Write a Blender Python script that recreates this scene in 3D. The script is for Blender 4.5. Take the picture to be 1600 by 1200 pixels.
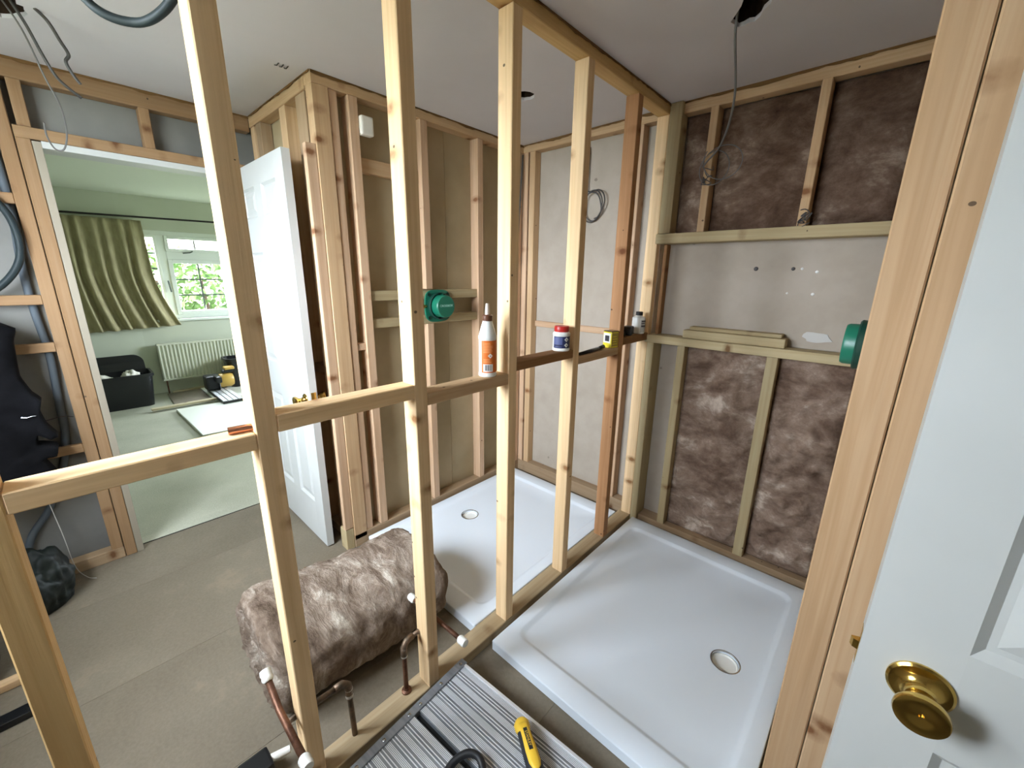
import bpy, bmesh, math, random
from mathutils import Vector, Matrix, noise

for o in list(bpy.data.objects): bpy.data.objects.remove(o, do_unlink=True)
S = bpy.context.scene
C = S.collection
random.seed(7)

# ------------------------------------------------------------------ camera
CX, CY, CZ, YAW, PITCH, ROLL, FPX = 0.9639, -2.2003, 1.4713, -0.74095, 0.26074, 0.0143, 635.88
def cam_matrix():
    cy, sy, cp, sp = math.cos(YAW), math.sin(YAW), math.cos(PITCH), math.sin(PITCH)
    f = Vector((sy*cp, cy*cp, -sp)); r = Vector((cy, -sy, 0)); u = r.cross(f)
    cr, sr = math.cos(ROLL), math.sin(ROLL)
    r2 = cr*r + sr*u; u2 = -sr*r + cr*u
    m = Matrix((r2, u2, -f)).transposed().to_4x4()
    m.translation = Vector((CX, CY, CZ)); return m
cam = bpy.data.cameras.new('camera'); cam_o = bpy.data.objects.new('camera', cam); C.objects.link(cam_o)
cam_o.matrix_world = cam_matrix()
cam.sensor_width = 36; cam.lens = FPX/1600*36; cam.clip_start = 0.02
S.camera = cam_o

# ------------------------------------------------------------------ daylight: overcast sky, window portals, exposure
W = bpy.data.worlds.new('overcast_sky'); S.world = W; W.use_nodes = True
bg = W.node_tree.nodes['Background']; bg.inputs[0].default_value = (0.80, 0.89, 1.0, 1); bg.inputs[1].default_value = 56.0
S.view_settings.view_transform = 'Standard'; S.view_settings.look = 'None'
S.view_settings.exposure = 0.08; S.view_settings.gamma = 1.0; S.view_settings.use_curve_mapping = False
YB = -2.93                               # rear wall
WIN2 = (-1.08, 0.20, 1.20, 2.14)         # rear bathroom window x0,x1,z0,z1 in the wall y=YB
FILL_WIN = (-4.6, -3.25, .92, 1.72)          # added unseen window brightening the bedroom, x0,x1,z0,z1 in the side wall y=1.3
WIN1 = (-1.62, -0.62, 0.90, 1.92)       # bedroom window y0,y1,z0,z1 in the wall x=-5.5
def portal(name, loc, rot, sx, sy):
    l = bpy.data.lights.new(name, 'AREA'); l.shape = 'RECTANGLE'; l.size = sx; l.size_y = sy
    l.cycles.is_portal = True
    o = bpy.data.objects.new(name, l); o.location = loc; o.rotation_euler = rot; C.objects.link(o)
portal('rear_window_portal', ((WIN2[0]+WIN2[1])/2, YB-.06, (WIN2[2]+WIN2[3])/2), (math.pi/2, 0, 0), WIN2[1]-WIN2[0], WIN2[3]-WIN2[2])
portal('fill_window_portal', ((FILL_WIN[0]+FILL_WIN[1])/2, 1.36, (FILL_WIN[2]+FILL_WIN[3])/2), (-math.pi/2, 0, 0), FILL_WIN[1]-FILL_WIN[0], FILL_WIN[3]-FILL_WIN[2])
portal('bedroom_window_portal', (-5.58, (WIN1[0]+WIN1[1])/2, (WIN1[2]+WIN1[3])/2), (math.pi/2, 0, -math.pi/2), WIN1[1]-WIN1[0], WIN1[3]-WIN1[2])

# ------------------------------------------------------------------ materials
MATS = {}
class NT:
    def __init__(s, name):
        s.m = bpy.data.materials.new(name); s.m.use_nodes = True; s.t = s.m.node_tree
        s.b = s.t.nodes['Principled BSDF']; MATS[name] = s.m
    def n(s, typ, **kw):
        x = s.t.nodes.new(typ)
        for k, v in kw.items(): setattr(x, k, v)
        return x
    def l(s, a, b): s.t.links.new(a, b)
    def noise(s, vec, scale, detail=4, rough=.55, dist=0):
        x = s.n('ShaderNodeTexNoise'); x.inputs['Scale'].default_value = scale; x.inputs['Detail'].default_value = detail
        x.inputs['Roughness'].default_value = rough; x.inputs['Distortion'].default_value = dist
        if vec is not None: s.l(vec, x.inputs['Vector'])
        return x.outputs['Fac']
    def ramp(s, fac, stops):
        x = s.n('ShaderNodeValToRGB'); e = x.color_ramp.elements
        while len(e) < len(stops): e.new(0.5)
        for i, (p, c) in enumerate(stops):
            e[i].position = p; e[i].color = (*c, 1) if len(c) == 3 else c
        s.l(fac, x.inputs[0]); return x.outputs[0]
    def mix(s, fac, a, b, mode='MIX'):
        x = s.n('ShaderNodeMix', data_type='RGBA', blend_type=mode)
        for sock, v in ((x.inputs[0], fac), (x.inputs[6], a), (x.inputs[7], b)):
            if hasattr(v, 'is_output'): s.l(v, sock)
            elif isinstance(v, (int, float)): sock.default_value = v
            else: sock.default_value = (*v, 1)
        return x.outputs[2]
    def math(s, op, a, b=0.0):
        x = s.n('ShaderNodeMath', operation=op)
        for i, v in enumerate((a, b)):
            if hasattr(v, 'is_output'): s.l(v, x.inputs[i])
            else: x.inputs[i].default_value = v
        return x.outputs[0]
    def objvec(s, scale=(1, 1, 1), rnd=True):
        tc = s.n('ShaderNodeTexCoord'); v = tc.outputs['Object']
        if rnd:
            oi = s.n('ShaderNodeObjectInfo'); m = s.math('MULTIPLY', oi.outputs['Random'], 37.0)
            a = s.n('ShaderNodeVectorMath', operation='ADD'); s.l(v, a.inputs[0]); s.l(m, a.inputs[1]); v = a.outputs[0]
        mp = s.n('ShaderNodeMapping'); mp.inputs['Scale'].default_value = scale; s.l(v, mp.inputs['Vector']); return mp.outputs[0]
    def bump(s, h, strength, dist=.01):
        x = s.n('ShaderNodeBump'); x.inputs['Strength'].default_value = strength; x.inputs['Distance'].default_value = dist
        s.l(h, x.inputs['Height']); s.l(x.outputs[0], s.b.inputs['Normal'])
    def set(s, col=None, rough=.5, metal=0, spec=None):
        if col is not None:
            if hasattr(col, 'is_output'): s.l(col, s.b.inputs['Base Color'])
            else: s.b.inputs['Base Color'].default_value = (*col, 1)
        s.b.inputs['Roughness'].default_value = rough; s.b.inputs['Metallic'].default_value = metal
        if spec is not None: s.b.inputs['Specular IOR Level'].default_value = spec
        return s

def srgb(r, g, b):
    f = lambda c: ((c/255+.055)/1.055)**2.4 if c > 10 else c/255/12.92
    return (f(r), f(g), f(b))

def plain(name, col, rough=.5, metal=0, spec=None): NT(name).set(col, rough, metal, spec)

def make_wood():
    t = NT('wood'); oi = t.n('ShaderNodeObjectInfo')
    grain = t.noise(t.objvec((55, 55, 1.6)), 1.0, 5, .6, .3)
    broad = t.noise(t.objvec((9, 9, .8)), 1.0, 3, .5, .6)
    rings = t.ramp(t.noise(t.objvec((26, 26, .7)), 1.0, 2, .5, 1.2), [(.40, (1, 1, 1)), (.5, (.80, .68, .52)), (.6, (1, 1, 1))])
    c = t.mix(1.0, oi.outputs['Color'], t.ramp(grain, [(.3, (.88, .84, .78)), (.7, (1.05, 1.05, 1.04))]), 'MULTIPLY')
    c = t.mix(.7, c, t.ramp(broad, [(.3, (.84, .79, .72)), (.65, (1.05, 1.05, 1.04))]), 'MULTIPLY')
    c = t.mix(.30, c, rings, 'MULTIPLY')
    vo = t.n('ShaderNodeTexVoronoi'); vo.inputs['Scale'].default_value = 10.0; t.l(t.objvec((.55, .55, .9)), vo.inputs['Vector'])
    dw = t.math('ADD', vo.outputs['Distance'], t.math('MULTIPLY', t.noise(t.objvec((60, 60, 60)), 1.0, 2), .10))
    sep = t.n('ShaderNodeSeparateColor'); t.l(vo.outputs['Color'], sep.inputs[0])
    pick = t.math('LESS_THAN', sep.outputs[0], .75)
    kn = t.ramp(dw, [(.12, (1, 1, 1)), (.19, (.4, .4, .4)), (.30, (0, 0, 0))])
    c = t.mix(t.math('MULTIPLY', kn, t.math('MULTIPLY', pick, .95)), c, t.mix(1.0, oi.outputs['Color'], (.34, .20, .11), 'MULTIPLY'))
    v2 = t.n('ShaderNodeTexVoronoi'); v2.inputs['Scale'].default_value = 16.0; t.l(t.objvec((.8, .8, 1)), v2.inputs['Vector'])
    s2 = t.n('ShaderNodeSeparateColor'); t.l(v2.outputs['Color'], s2.inputs[0])
    nail = t.math('MULTIPLY', t.math('LESS_THAN', v2.outputs['Distance'], .065), t.math('LESS_THAN', s2.outputs[1], .6))
    c = t.mix(t.math('MULTIPLY', nail, .8), c, (.04, .025, .015))
    t.set(c, .72, spec=.25); t.bump(grain, .25, .003)
make_wood()

def make_board():
    t = NT('plasterboard'); v = t.objvec((1, 1, 1))
    c = t.ramp(t.noise(v, 2.2, 5, .6), [(.25, srgb(166, 155, 140)), (.75, srgb(182, 171, 157))])
    c = t.mix(.18, c, t.ramp(t.noise(v, 9, 4), [(.35, srgb(158, 146, 130)), (.6, srgb(190, 181, 170))]))
    vo = t.n('ShaderNodeTexVoronoi'); vo.inputs['Scale'].default_value = 5.0; t.l(v, vo.inputs['Vector'])
    sp = t.n('ShaderNodeSeparateColor'); t.l(vo.outputs['Color'], sp.inputs[0])
    d = t.math('ADD', vo.outputs['Distance'], t.math('MULTIPLY', t.noise(v, 30, 3), .12))
    m = t.math('MULTIPLY', t.math('LESS_THAN', d, .115), t.math('LESS_THAN', sp.outputs[0], .45))
    c = t.mix(t.math('MULTIPLY', m, .7), c, srgb(120, 112, 102))
    t.set(c, .9, spec=.15)
    t = NT('board_tan'); v = t.objvec((1, 1, 1))
    c = t.ramp(t.noise(v, 2.0, 5, .6), [(.3, srgb(160, 144, 112)), (.7, srgb(184, 166, 134))]); t.set(c, .9, spec=.15)
    t = NT('board_grey'); v = t.objvec((1, 1, 1))
    c = t.ramp(t.noise(v, 2.0, 5, .6), [(.3, srgb(108, 108, 104)), (.7, srgb(132, 131, 126))]); t.set(c, .85, spec=.2)
make_board()
def make_misc():
    t = NT('ceiling_paint'); c = t.ramp(t.noise(t.objvec(rnd=False), 1.6, 4), [(.3, srgb(206, 202, 206)), (.7, srgb(216, 212, 216))]); t.set(c, .9, spec=.2)
    t = NT('chipboard'); v = t.objvec()
    c = t.ramp(t.noise(v, 2.5, 6, .65), [(.3, srgb(104, 94, 79)), (.7, srgb(124, 114, 98))])
    c = t.mix(.25, c, t.ramp(t.noise(v, 90, 3, .7), [(.35, srgb(120, 112, 94)), (.65, srgb(148, 139, 122))]))
    c = t.mix(t.ramp(t.noise(v, 5, 4, .7), [(.60, (0, 0, 0)), (.72, (.5, .5, .5))]), c, srgb(140, 126, 106))
    t.set(c, .7, spec=.3)
    plain('acrylic', srgb(234, 243, 252), .14, 0, .5)
    t = NT('door_white'); c = t.ramp(t.noise(t.objvec(), 3, 4), [(.3, srgb(192, 194, 191)), (.7, srgb(200, 202, 199))]); t.set(c, .38, spec=.45)
    t = NT('insulation'); v = t.objvec()
    f = t.noise(t.objvec((.8, 1.7, .8)), 8, 9, .70, .6)
    c = t.ramp(f, [(.28, srgb(84, 70, 58)), (.45, srgb(128, 112, 98)), (.57, srgb(164, 150, 136)), (.68, srgb(214, 206, 192))])
    f2 = t.noise(v, 45, 6, .7, .5)
    c = t.mix(.45, c, t.ramp(f2, [(.3, (.55, .5, .46)), (.7, (1.25, 1.22, 1.2))]), 'MULTIPLY')
    t.set(c, .95, spec=.05); t.bump(t.math('ADD', f, t.math('MULTIPLY', f2, .4)), .7, .03)
    t = NT('insulation_dark'); v = t.objvec()
    f = t.noise(t.objvec((1, 1, 1.5)), 4.5, 9, .68, .25)
    c = t.ramp(f, [(.28, srgb(84, 66, 55)), (.44, srgb(130, 109, 95)), (.56, srgb(164, 144, 129)), (.68, srgb(222, 208, 194))])
    f2 = t.noise(v, 45, 6, .7, .5)
    c = t.mix(.25, c, t.ramp(f2, [(.3, (.55, .5, .46)), (.7, (1.25, 1.22, 1.2))]), 'MULTIPLY')
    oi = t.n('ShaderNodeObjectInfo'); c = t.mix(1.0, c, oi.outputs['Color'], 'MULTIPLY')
    t.set(c, .95, spec=.05); t.bump(t.math('ADD', f, t.math('MULTIPLY', f2, .4)), .7, .03)
    t = NT('copper'); c = t.ramp(t.noise(t.objvec(), 30, 5, .7), [(.35, srgb(84, 56, 42)), (.65, srgb(132, 94, 74))]); t.set(c, .5, .7)
    t = NT('copper_dirty'); c = t.ramp(t.noise(t.objvec(), 40, 5, .7), [(.35, srgb(84, 76, 62)), (.6, srgb(124, 100, 80)), (.75, srgb(170, 164, 150))]); t.set(c, .5, .6)
    plain('copper_bright', srgb(196, 138, 112), .25, .95)
    plain('solder', srgb(205, 200, 190), .35, .9)
    plain('brass', srgb(205, 172, 96), .16, 1.0)
    t = NT('aluminium'); c = t.ramp(t.noise(t.objvec((3, 60, 3)), 1.0, 4), [(.3, srgb(118, 122, 128)), (.7, srgb(150, 153, 158))]); t.set(c, .5, .45)
    plain('aluminium_bright', srgb(236, 239, 243), .35, .4)
    plain('rubber_black', srgb(24, 25, 28), .55)
    plain('black_gap', srgb(12, 12, 13), .8)
    t = NT('black_cloth'); c = t.ramp(t.noise(t.objvec(), 14, 4), [(.3, srgb(10, 10, 12)), (.7, srgb(22, 22, 25))]); t.set(c, .9, spec=.1)
    t = NT('dark_green_bag'); c = t.ramp(t.noise(t.objvec(), 12, 4), [(.3, srgb(14, 19, 17)), (.7, srgb(30, 38, 33))]); t.set(c, .6, spec=.3)
    plain('black_plastic', srgb(18, 20, 23), .35)
    plain('green_plastic', srgb(18, 104, 80), .38)
    plain('green_dark', srgb(8, 56, 44), .5)
    plain('green_print', srgb(150, 200, 182), .5)
    plain('white_plastic', srgb(236, 236, 230), .3)
    plain('white_foam', srgb(228, 224, 212), .8)
    plain('putty_white', srgb(236, 236, 232), .6)
    plain('orange_label', srgb(226, 116, 40), .4)
    plain('orange_print', srgb(240, 176, 120), .4)
    plain('brown_cap', srgb(104, 66, 46), .4)
    plain('clear_nozzle', srgb(226, 212, 200), .25)
    plain('red_cap', srgb(190, 44, 38), .35)
    plain('navy_label', srgb(36, 44, 84), .4)
    plain('navy_light', srgb(88, 96, 140), .4)
    plain('yellow_tin', srgb(232, 214, 60), .35)
    plain('print_dark', srgb(60, 56, 62), .5)
    plain('gold_tin', srgb(170, 150, 70), .35, .3)
    plain('tin_metal', srgb(120, 108, 78), .35, .9)
    plain('yellow_handle', srgb(244, 200, 62), .4)
    plain('handle_black', srgb(34, 37, 42), .55)
    plain('cable_grey', srgb(108, 106, 104), .5)
    plain('cable_dark', srgb(70, 68, 66), .5)
    plain('cable_teal', srgb(36, 46, 48), .55, 0, .25)
    plain('cable_white', srgb(190, 188, 182), .5)
    plain('conduit', srgb(86, 94, 100), .6, 0, .2)
    plain('torn_paper', srgb(122, 92, 58), .95, 0, .1)
    plain('void_dark', srgb(52, 40, 32), .95, 0, .1)
    t = NT('bedroom_wall'); c = t.ramp(t.noise(t.objvec(rnd=False), 1.2, 3), [(.3, srgb(196, 201, 182)), (.7, srgb(206, 211, 192))]); t.set(c, .9, spec=.2)
    plain('bedroom_ceiling', srgb(214, 220, 204), .9)
    t = NT('carpet'); v = t.objvec(rnd=False)
    c = t.ramp(t.noise(v, 1.4, 5, .6), [(.3, srgb(166, 166, 148)), (.7, srgb(196, 196, 178))])
    c = t.mix(.2, c, t.ramp(t.noise(v, 160, 2), [(.3, srgb(120, 120, 104)), (.7, srgb(206, 206, 190))])); t.set(c, .95, spec=.1); t.bump(t.noise(v, 220, 2), .3, .004)
    t = NT('curtain_cloth'); c = t.ramp(t.noise(t.objvec((30, 30, 8)), 1.0, 3), [(.3, srgb(150, 142, 108)), (.7, srgb(172, 164, 128))]); t.set(c, .9, spec=.1)
    plain('upvc', srgb(232, 238, 228), .35)
    plain('lead_strip', srgb(78, 88, 82), .6, .1)
    plain('radiator_enamel', srgb(214, 217, 196), .4)
    plain('white_melamine', srgb(226, 228, 216), .4)
    plain('iron', srgb(42, 38, 34), .5, .5)
    plain('saw_yellow', srgb(206, 168, 84), .4)
    plain('plaster', srgb(200, 196, 188), .85)
    plain('beige_lining', srgb(150, 141, 124), .7)
    plain('chrome', srgb(200, 204, 210), .12, 1.0)
    t = NT('leaf'); c = t.ramp(t.noise(t.objvec(rnd=False), 5, 4), [(.35, srgb(44, 66, 32)), (.65, srgb(86, 110, 56))]); t.set(c, .7, spec=.2)
    plain('grass', srgb(104, 107, 92), .95, 0, .1)
    plain('render_cream', srgb(214, 198, 172), .9)
    g = NT('glass'); nt = g.t; nt.nodes.remove(g.b)
    tr = g.n('ShaderNodeBsdfTransparent'); gl = g.n('ShaderNodeBsdfGlossy'); gl.inputs['Roughness'].default_value = .02
    mx = g.n('ShaderNodeMixShader'); mx.inputs[0].default_value = .06
    g.l(tr.outputs[0], mx.inputs[1]); g.l(gl.outputs[0], mx.inputs[2]); g.l(mx.outputs[0], nt.nodes['Material Output'].inputs[0])
    t = NT('barcode'); w = t.n('ShaderNodeTexWave'); w.inputs['Scale'].default_value = 160; w.inputs['Distortion'].default_value = 6; w.inputs['Detail Scale'].default_value = 3
    tc = t.n('ShaderNodeTexCoord'); mp = t.n('ShaderNodeMapping'); mp.inputs['Rotation'].default_value = (0, 0, .78); mp.inputs['Scale'].default_value = (1, 1, 0)
    t.l(tc.outputs['Object'], mp.inputs['Vector']); t.l(mp.outputs[0], w.inputs['Vector'])
    t.set(t.ramp(w.outputs['Fac'], [(.45, srgb(110, 108, 112)), (.55, srgb(214, 212, 210))]), .5)
make_misc()

# ------------------------------------------------------------------ mesh helpers
class MB:
    def __init__(s): s.v = []; s.f = []
    def add(s, vs, fs):
        o = len(s.v); s.v += [tuple(v) for v in vs]; s.f += [tuple(i+o for i in f) for f in fs]; return s
    def box(s, x0, x1, y0, y1, z0, z1):
        return s.add([(x0,y0,z0),(x1,y0,z0),(x1,y1,z0),(x0,y1,z0),(x0,y0,z1),(x1,y0,z1),(x1,y1,z1),(x0,y1,z1)],
                     [(0,3,2,1),(4,5,6,7),(0,1,5,4),(1,2,6,5),(2,3,7,6),(3,0,4,7)])
    def tube(s, pts, r, seg=10, cap=True):
        pts = [Vector(p) for p in pts]; n = len(pts); rs = r if isinstance(r, (list, tuple)) else [r]*n
        t0 = (pts[1]-pts[0]).normalized(); up = Vector((0,0,1)) if abs(t0.z) < .9 else Vector((1,0,0))
        a = t0.cross(up).normalized(); vs = []; fs = []
        for i, p in enumerate(pts):
            t = (pts[min(i+1,n-1)]-pts[max(i-1,0)]).normalized()
            a = (a - t*a.dot(t)).normalized(); b = t.cross(a)
            for k in range(seg):
                th = 2*math.pi*k/seg; vs.append(p + rs[i]*(math.cos(th)*a + math.sin(th)*b))
        for i in range(n-1):
            for k in range(seg):
                k2 = (k+1) % seg; fs.append((i*seg+k, i*seg+k2, (i+1)*seg+k2, (i+1)*seg+k))
        if cap: fs.append(tuple(range(seg-1,-1,-1))); fs.append(tuple((n-1)*seg+k for k in range(seg)))
        return s.add(vs, fs)
    def lathe(s, prof, seg=28, origin=(0,0,0), axis=(0,0,1), a0=0, a1=None, cap=True):
        ax = Vector(axis).normalized(); h = Vector((1,0,0)) if abs(ax.x) < .9 else Vector((0,1,0))
        u = (h - ax*h.dot(ax)).normalized(); w = ax.cross(u); O = Vector(origin); vs = []; fs = []
        full = a1 is None; n = seg if full else seg+1
        for (r, z) in prof:
            for k in range(n):
                th = 2*math.pi*k/seg if full else a0+(a1-a0)*k/seg
                vs.append(O + ax*z + r*(math.cos(th)*u + math.sin(th)*w))
        for i in range(len(prof)-1):
            for k in range(seg):
                k2 = (k+1) % seg if full else k+1
                fs.append((i*n+k, i*n+k2, (i+1)*n+k2, (i+1)*n+k))
        if full and cap:
            if prof[0][0] > 1e-5: fs.append(tuple(range(n-1,-1,-1)))
            if prof[-1][0] > 1e-5: fs.append(tuple((len(prof)-1)*n+k for k in range(n)))
        return s.add(vs, fs)
    def prism(s, poly, d, ):           # poly: list of 3D points (planar), d: extrusion vector
        n = len(poly); d = Vector(d); a = [Vector(p) for p in poly]
        return s.add(a + [p+d for p in a], [tuple(range(n-1,-1,-1)), tuple(range(n, 2*n))] + [(i,(i+1)%n,n+(i+1)%n,n+i) for i in range(n)])

def tag(o, label=None, cat=None, group=None, kind=None):
    if label: o['label'] = label
    if cat: o['category'] = cat
    if group: o['group'] = group
    if kind: o['kind'] = kind
    return o
def empty(name, loc=(0,0,0)):
    o = bpy.data.objects.new(name, None); o.location = loc; o.empty_display_size = .05; C.objects.link(o); return o
def wloc(p):
    v = Vector((0,0,0))
    while p: v += p.location; p = p.parent
    return v
def build(mb, name, mat, parent=None, origin=None, smooth=False, bevel=0, auto=None, mats=None):
    """mb holds world coordinates; the object gets its origin at `origin` (default: bottom centre of the bounds)"""
    vs = [Vector(v) for v in mb.v]
    if origin is None:
        lo = [min(v[i] for v in vs) for i in range(3)]; hi = [max(v[i] for v in vs) for i in range(3)]
        origin = ((lo[0]+hi[0])/2, (lo[1]+hi[1])/2, lo[2])
    O = Vector(origin); me = bpy.data.meshes.new(name)
    me.from_pydata([v-O for v in vs], [], mb.f); me.update()
    bm = bmesh.new(); bm.from_mesh(me)
    bmesh.ops.recalc_face_normals(bm, faces=bm.faces)
    if bevel:
        es = [e for e in bm.edges if len(e.link_faces) == 2 and e.calc_face_angle(0) > .6]
        bmesh.ops.bevel(bm, geom=es, offset=bevel, segments=2, affect='EDGES', profile=.6, clamp_overlap=True)
    bm.to_mesh(me); bm.free()
    me.materials.append(MATS[mat] if isinstance(mat, str) else mat)
    if smooth: me.shade_smooth()
    if auto:
        me.shade_smooth(); me.set_sharp_from_angle(angle=math.radians(auto))
    o = bpy.data.objects.new(name, me); C.objects.link(o)
    o.location = O - wloc(parent) if parent else O
    if parent: o.parent = parent
    return o

DIMMED_TAN = srgb(152, 124, 94); CREAM = srgb(244, 214, 172); PINK = srgb(206, 176, 148); TAN = srgb(204, 175, 140); RED = srgb(180, 136, 98); GREEN = srgb(182, 168, 134); JAMB = srgb(190, 160, 128); BROWN = srgb(150, 112, 76); HONEY = srgb(216, 184, 132); OLD = srgb(166, 144, 118)
def timber(parent, name, x0, x1, y0, y1, z0, z1, col, tilt=None, bev=.0025):
    d = (x1-x0, y1-y0, z1-z0); ax = max(range(3), key=lambda i: d[i])
    loc = d if ax == 2 else ((d[2], d[1], d[0]) if ax == 0 else (d[0], d[2], d[1]))   # local dims with length on Z
    bm = bmesh.new(); bmesh.ops.create_cube(bm, size=1.0)
    for v in bm.verts: v.co = Vector((v.co.x*loc[0], v.co.y*loc[1], v.co.z*loc[2]))
    bmesh.ops.bevel(bm, geom=bm.edges[:], offset=min(bev, min(loc)*.2), segments=1, affect='EDGES')
    me = bpy.data.meshes.new(name); bm.to_mesh(me); bm.free(); me.materials.append(MATS['wood'])
    o = bpy.data.objects.new(name, me); C.objects.link(o)
    c = Vector(((x0+x1)/2, (y0+y1)/2, (z0+z1)/2))
    o.location = c - wloc(parent) if parent else c
    rot = Matrix.Identity(3)
    if ax == 0: rot = Matrix.Rotation(math.pi/2, 3, 'Y')
    elif ax == 1: rot = Matrix.Rotation(-math.pi/2, 3, 'X')
    if tilt: rot = Matrix.Rotation(tilt[1], 3, tilt[0]) @ rot
    o.rotation_euler = rot.to_euler()
    if parent: o.parent = parent
    k = 1 + random.uniform(-.06, .06); o.color = (col[0]*k, col[1]*k, col[2]*k, 1)
    return o
def slab(parent, name, x0, x1, y0, y1, z0, z1, mat, bev=0):
    return build(MB().box(x0,x1,y0,y1,z0,z1), name, mat, parent, bevel=bev)
def structure(name, label=None, loc=(0,0,0)):
    return tag(empty(name, loc), label, 'wall' if name.startswith('wall') else None, kind='structure')

H = 2.28; XL = -0.977; XD = -1.786; YR = -1.34; TP = 2.235

# ------------------------------------------------------------------ floor and ceiling
fl = tag(empty('floor'), 'dusty greenish chipboard floor sheets of the stripped bathroom', 'floor', kind='structure')
slab(fl, 'subfloor', -1.9, 1.95, YB-.05, .12, -.06, -.012, 'torn_paper')
for (a, b) in ((-1.90, -1.46), (-1.459, -.86), (-.859, -.26), (-.259, .34), (.341, .94), (.941, 1.95)):
    ys = [YB-.05, -.95+random.uniform(-.2, .2), .12]
    for i in range(2): slab(fl, 'floor_board', a, b, ys[i]+.0006, ys[i+1]-.0006, -.012, 0, 'chipboard', .0008)

def ceiling():
    bm = bmesh.new()
    def loop(pts):
        vs = [bm.verts.new(p) for p in pts]; return [bm.edges.new((vs[i], vs[(i+1) % len(vs)])) for i in range(len(vs))], vs
    es, _ = loop([(-1.9,YB-.05,H),(1.95,YB-.05,H),(1.95,.12,H),(-1.9,.12,H)])
    holes = [(-.478, -.568, .050, .050, 0, .04), (.475, -.592, .10, .045, -.95, .22), (-1.31, -2.16, .09, .045, .2, .2)]
    hl = []
    for (cx, cy, ra, rb, ang, jit) in holes:
        n = 22; pts = []
        for k in range(n):
            th = -2*math.pi*k/n; q = 1+random.uniform(-jit, jit); x = ra*q*math.cos(th); y = rb*q*math.sin(th)
            pts.append((cx+x*math.cos(ang)-y*math.sin(ang), cy+x*math.sin(ang)+y*math.cos(ang), H))
        e, vs = loop(pts); es += e; hl.append(vs)
    bmesh.ops.triangle_fill(bm, use_beauty=True, edges=es)
    for f in bm.faces: f.material_index = 0
    for vs in hl:
        n = len(vs)
        mid = [bm.verts.new(v.co+Vector((0,0,.0125))) for v in vs]; up = [bm.verts.new(v.co+Vector((0,0,.14))) for v in vs]
        for a, b, mi in ((vs, mid, 0), (mid, up, 1)):
            for k in range(n):
                f = bm.faces.new((a[k], a[(k+1)%n], b[(k+1)%n], b[k])); f.material_index = mi
        bm.faces.new(up).material_index = 1
    me = bpy.data.meshes.new('ceiling'); bm.to_mesh(me); bm.free()
    me.materials.append(MATS['ceiling_paint']); me.materials.append(MATS['void_dark'])
    o = bpy.data.objects.new('ceiling', me); C.objects.link(o)
    return tag(o, 'grey painted plasterboard ceiling with ragged cut holes for lights', 'ceiling', kind='structure')
ceil = ceiling()
def torn(p0, p1, nrm, seed):
    """ragged strip of torn board paper that hangs where ceiling meets a plate"""
    random.seed(seed); p0 = Vector(p0); p1 = Vector(p1); n = int((p1-p0).length/.022); mb = MB(); nr = Vector(nrm)
    a = []; b = []
    for i in range(n+1):
        p = p0.lerp(p1, i/n); h = .007+.010*max(0, noise.noise(p*9+Vector((seed, 0, 0)))+.1)+random.uniform(0, .004)
        a.append(p+nr*.001); b.append(p+nr*(.003+random.uniform(0, .003))-Vector((0,0,h)))
    for i in range(n):
        mb.prism([a[i], a[i+1], b[i+1], b[i]], nr*.002)
    return build(mb, 'torn_edge', 'torn_paper', ceil)
torn((0, -2.4, H), (0, -.02, H), (1, 0, 0), 3)
torn((XL, YR, H), (XL, 0, H), (1, 0, 0), 5)
torn((XL, 0, H), (-.07, 0, H), (0, -1, 0), 6)
torn((XD, YR, H), (XL, YR, H), (0, -1, 0), 8)
torn((XD, YB+.01, H), (XD, YR, H), (1, 0, 0), 9)
torn((.04, -.02, H), (.94, -.02, H), (0, -1, 0), 11)

# ------------------------------------------------------------------ wall_left: alcove side wall, timber face x = XL
wl = structure('wall_left', 'stripped alcove wall of timber studs over bare tan board, holding the green shower valve')
slab(wl, 'plasterboard_sheet', -1.06, -1.045, YR+.05, -.60, 0, H, 'board_tan'); slab(wl, 'plasterboard_sheet', -1.06, -1.045, -.597, .08, 0, H, 'board_tan')
x0, x1 = -1.045, XL
timber(wl, 'top_plate', x0, x1, YR, .06, TP, H, TAN)
timber(wl, 'bottom_plate', x0, x1, YR, .06, .0, .075, OLD)
timber(wl, 'corner_post', x0+.01, x1, YR, YR+.072, .045, TP, TAN)
timber(wl, 'corner_post', x0+.02, x1-.006, YR+.074, YR+.112, .045, TP, PINK)
timber(wl, 'stud', x0, x1, -1.182, -1.137, .075, TP, PINK)
timber(wl, 'stud', x0, x1, -.802, -.757, .075, 1.195, PINK); timber(wl, 'stud', x0, x1, -.802, -.757, 1.39, TP, PINK)
timber(wl, 'stud', x0, x1, -.405, -.360, .075, TP, PINK)
timber(wl, 'stud', x0, x1, -.045, -.001, .075, TP, PINK)
timber(wl, 'noggin', x0, x1-.012, -1.137, -.405, 1.335, 1.385, GREEN)
timber(wl, 'noggin', x0, x1-.012, -1.137, -.405, 1.195, 1.243, GREEN)
timber(wl, 'noggin', x0, x1-.030, -1.137, -.802, 1.935, 2.0, TAN)
timber(wl, 'noggin', x0, x1-.012, YR+.112, -1.182, 1.09, 1.125, PINK)
timber(wl, 'door_stop', -1.012, -.982, YR-.046, YR-.001, .125, 2.005, PINK); timber(wl, 'door_stop', -1.05, -1.018, YR-.030, YR-.001, .125, 2.0, RED)
timber(wl, 'packer', -1.05, -.982, YR-.045, YR-.001, 0, .122, GREEN)

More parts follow.
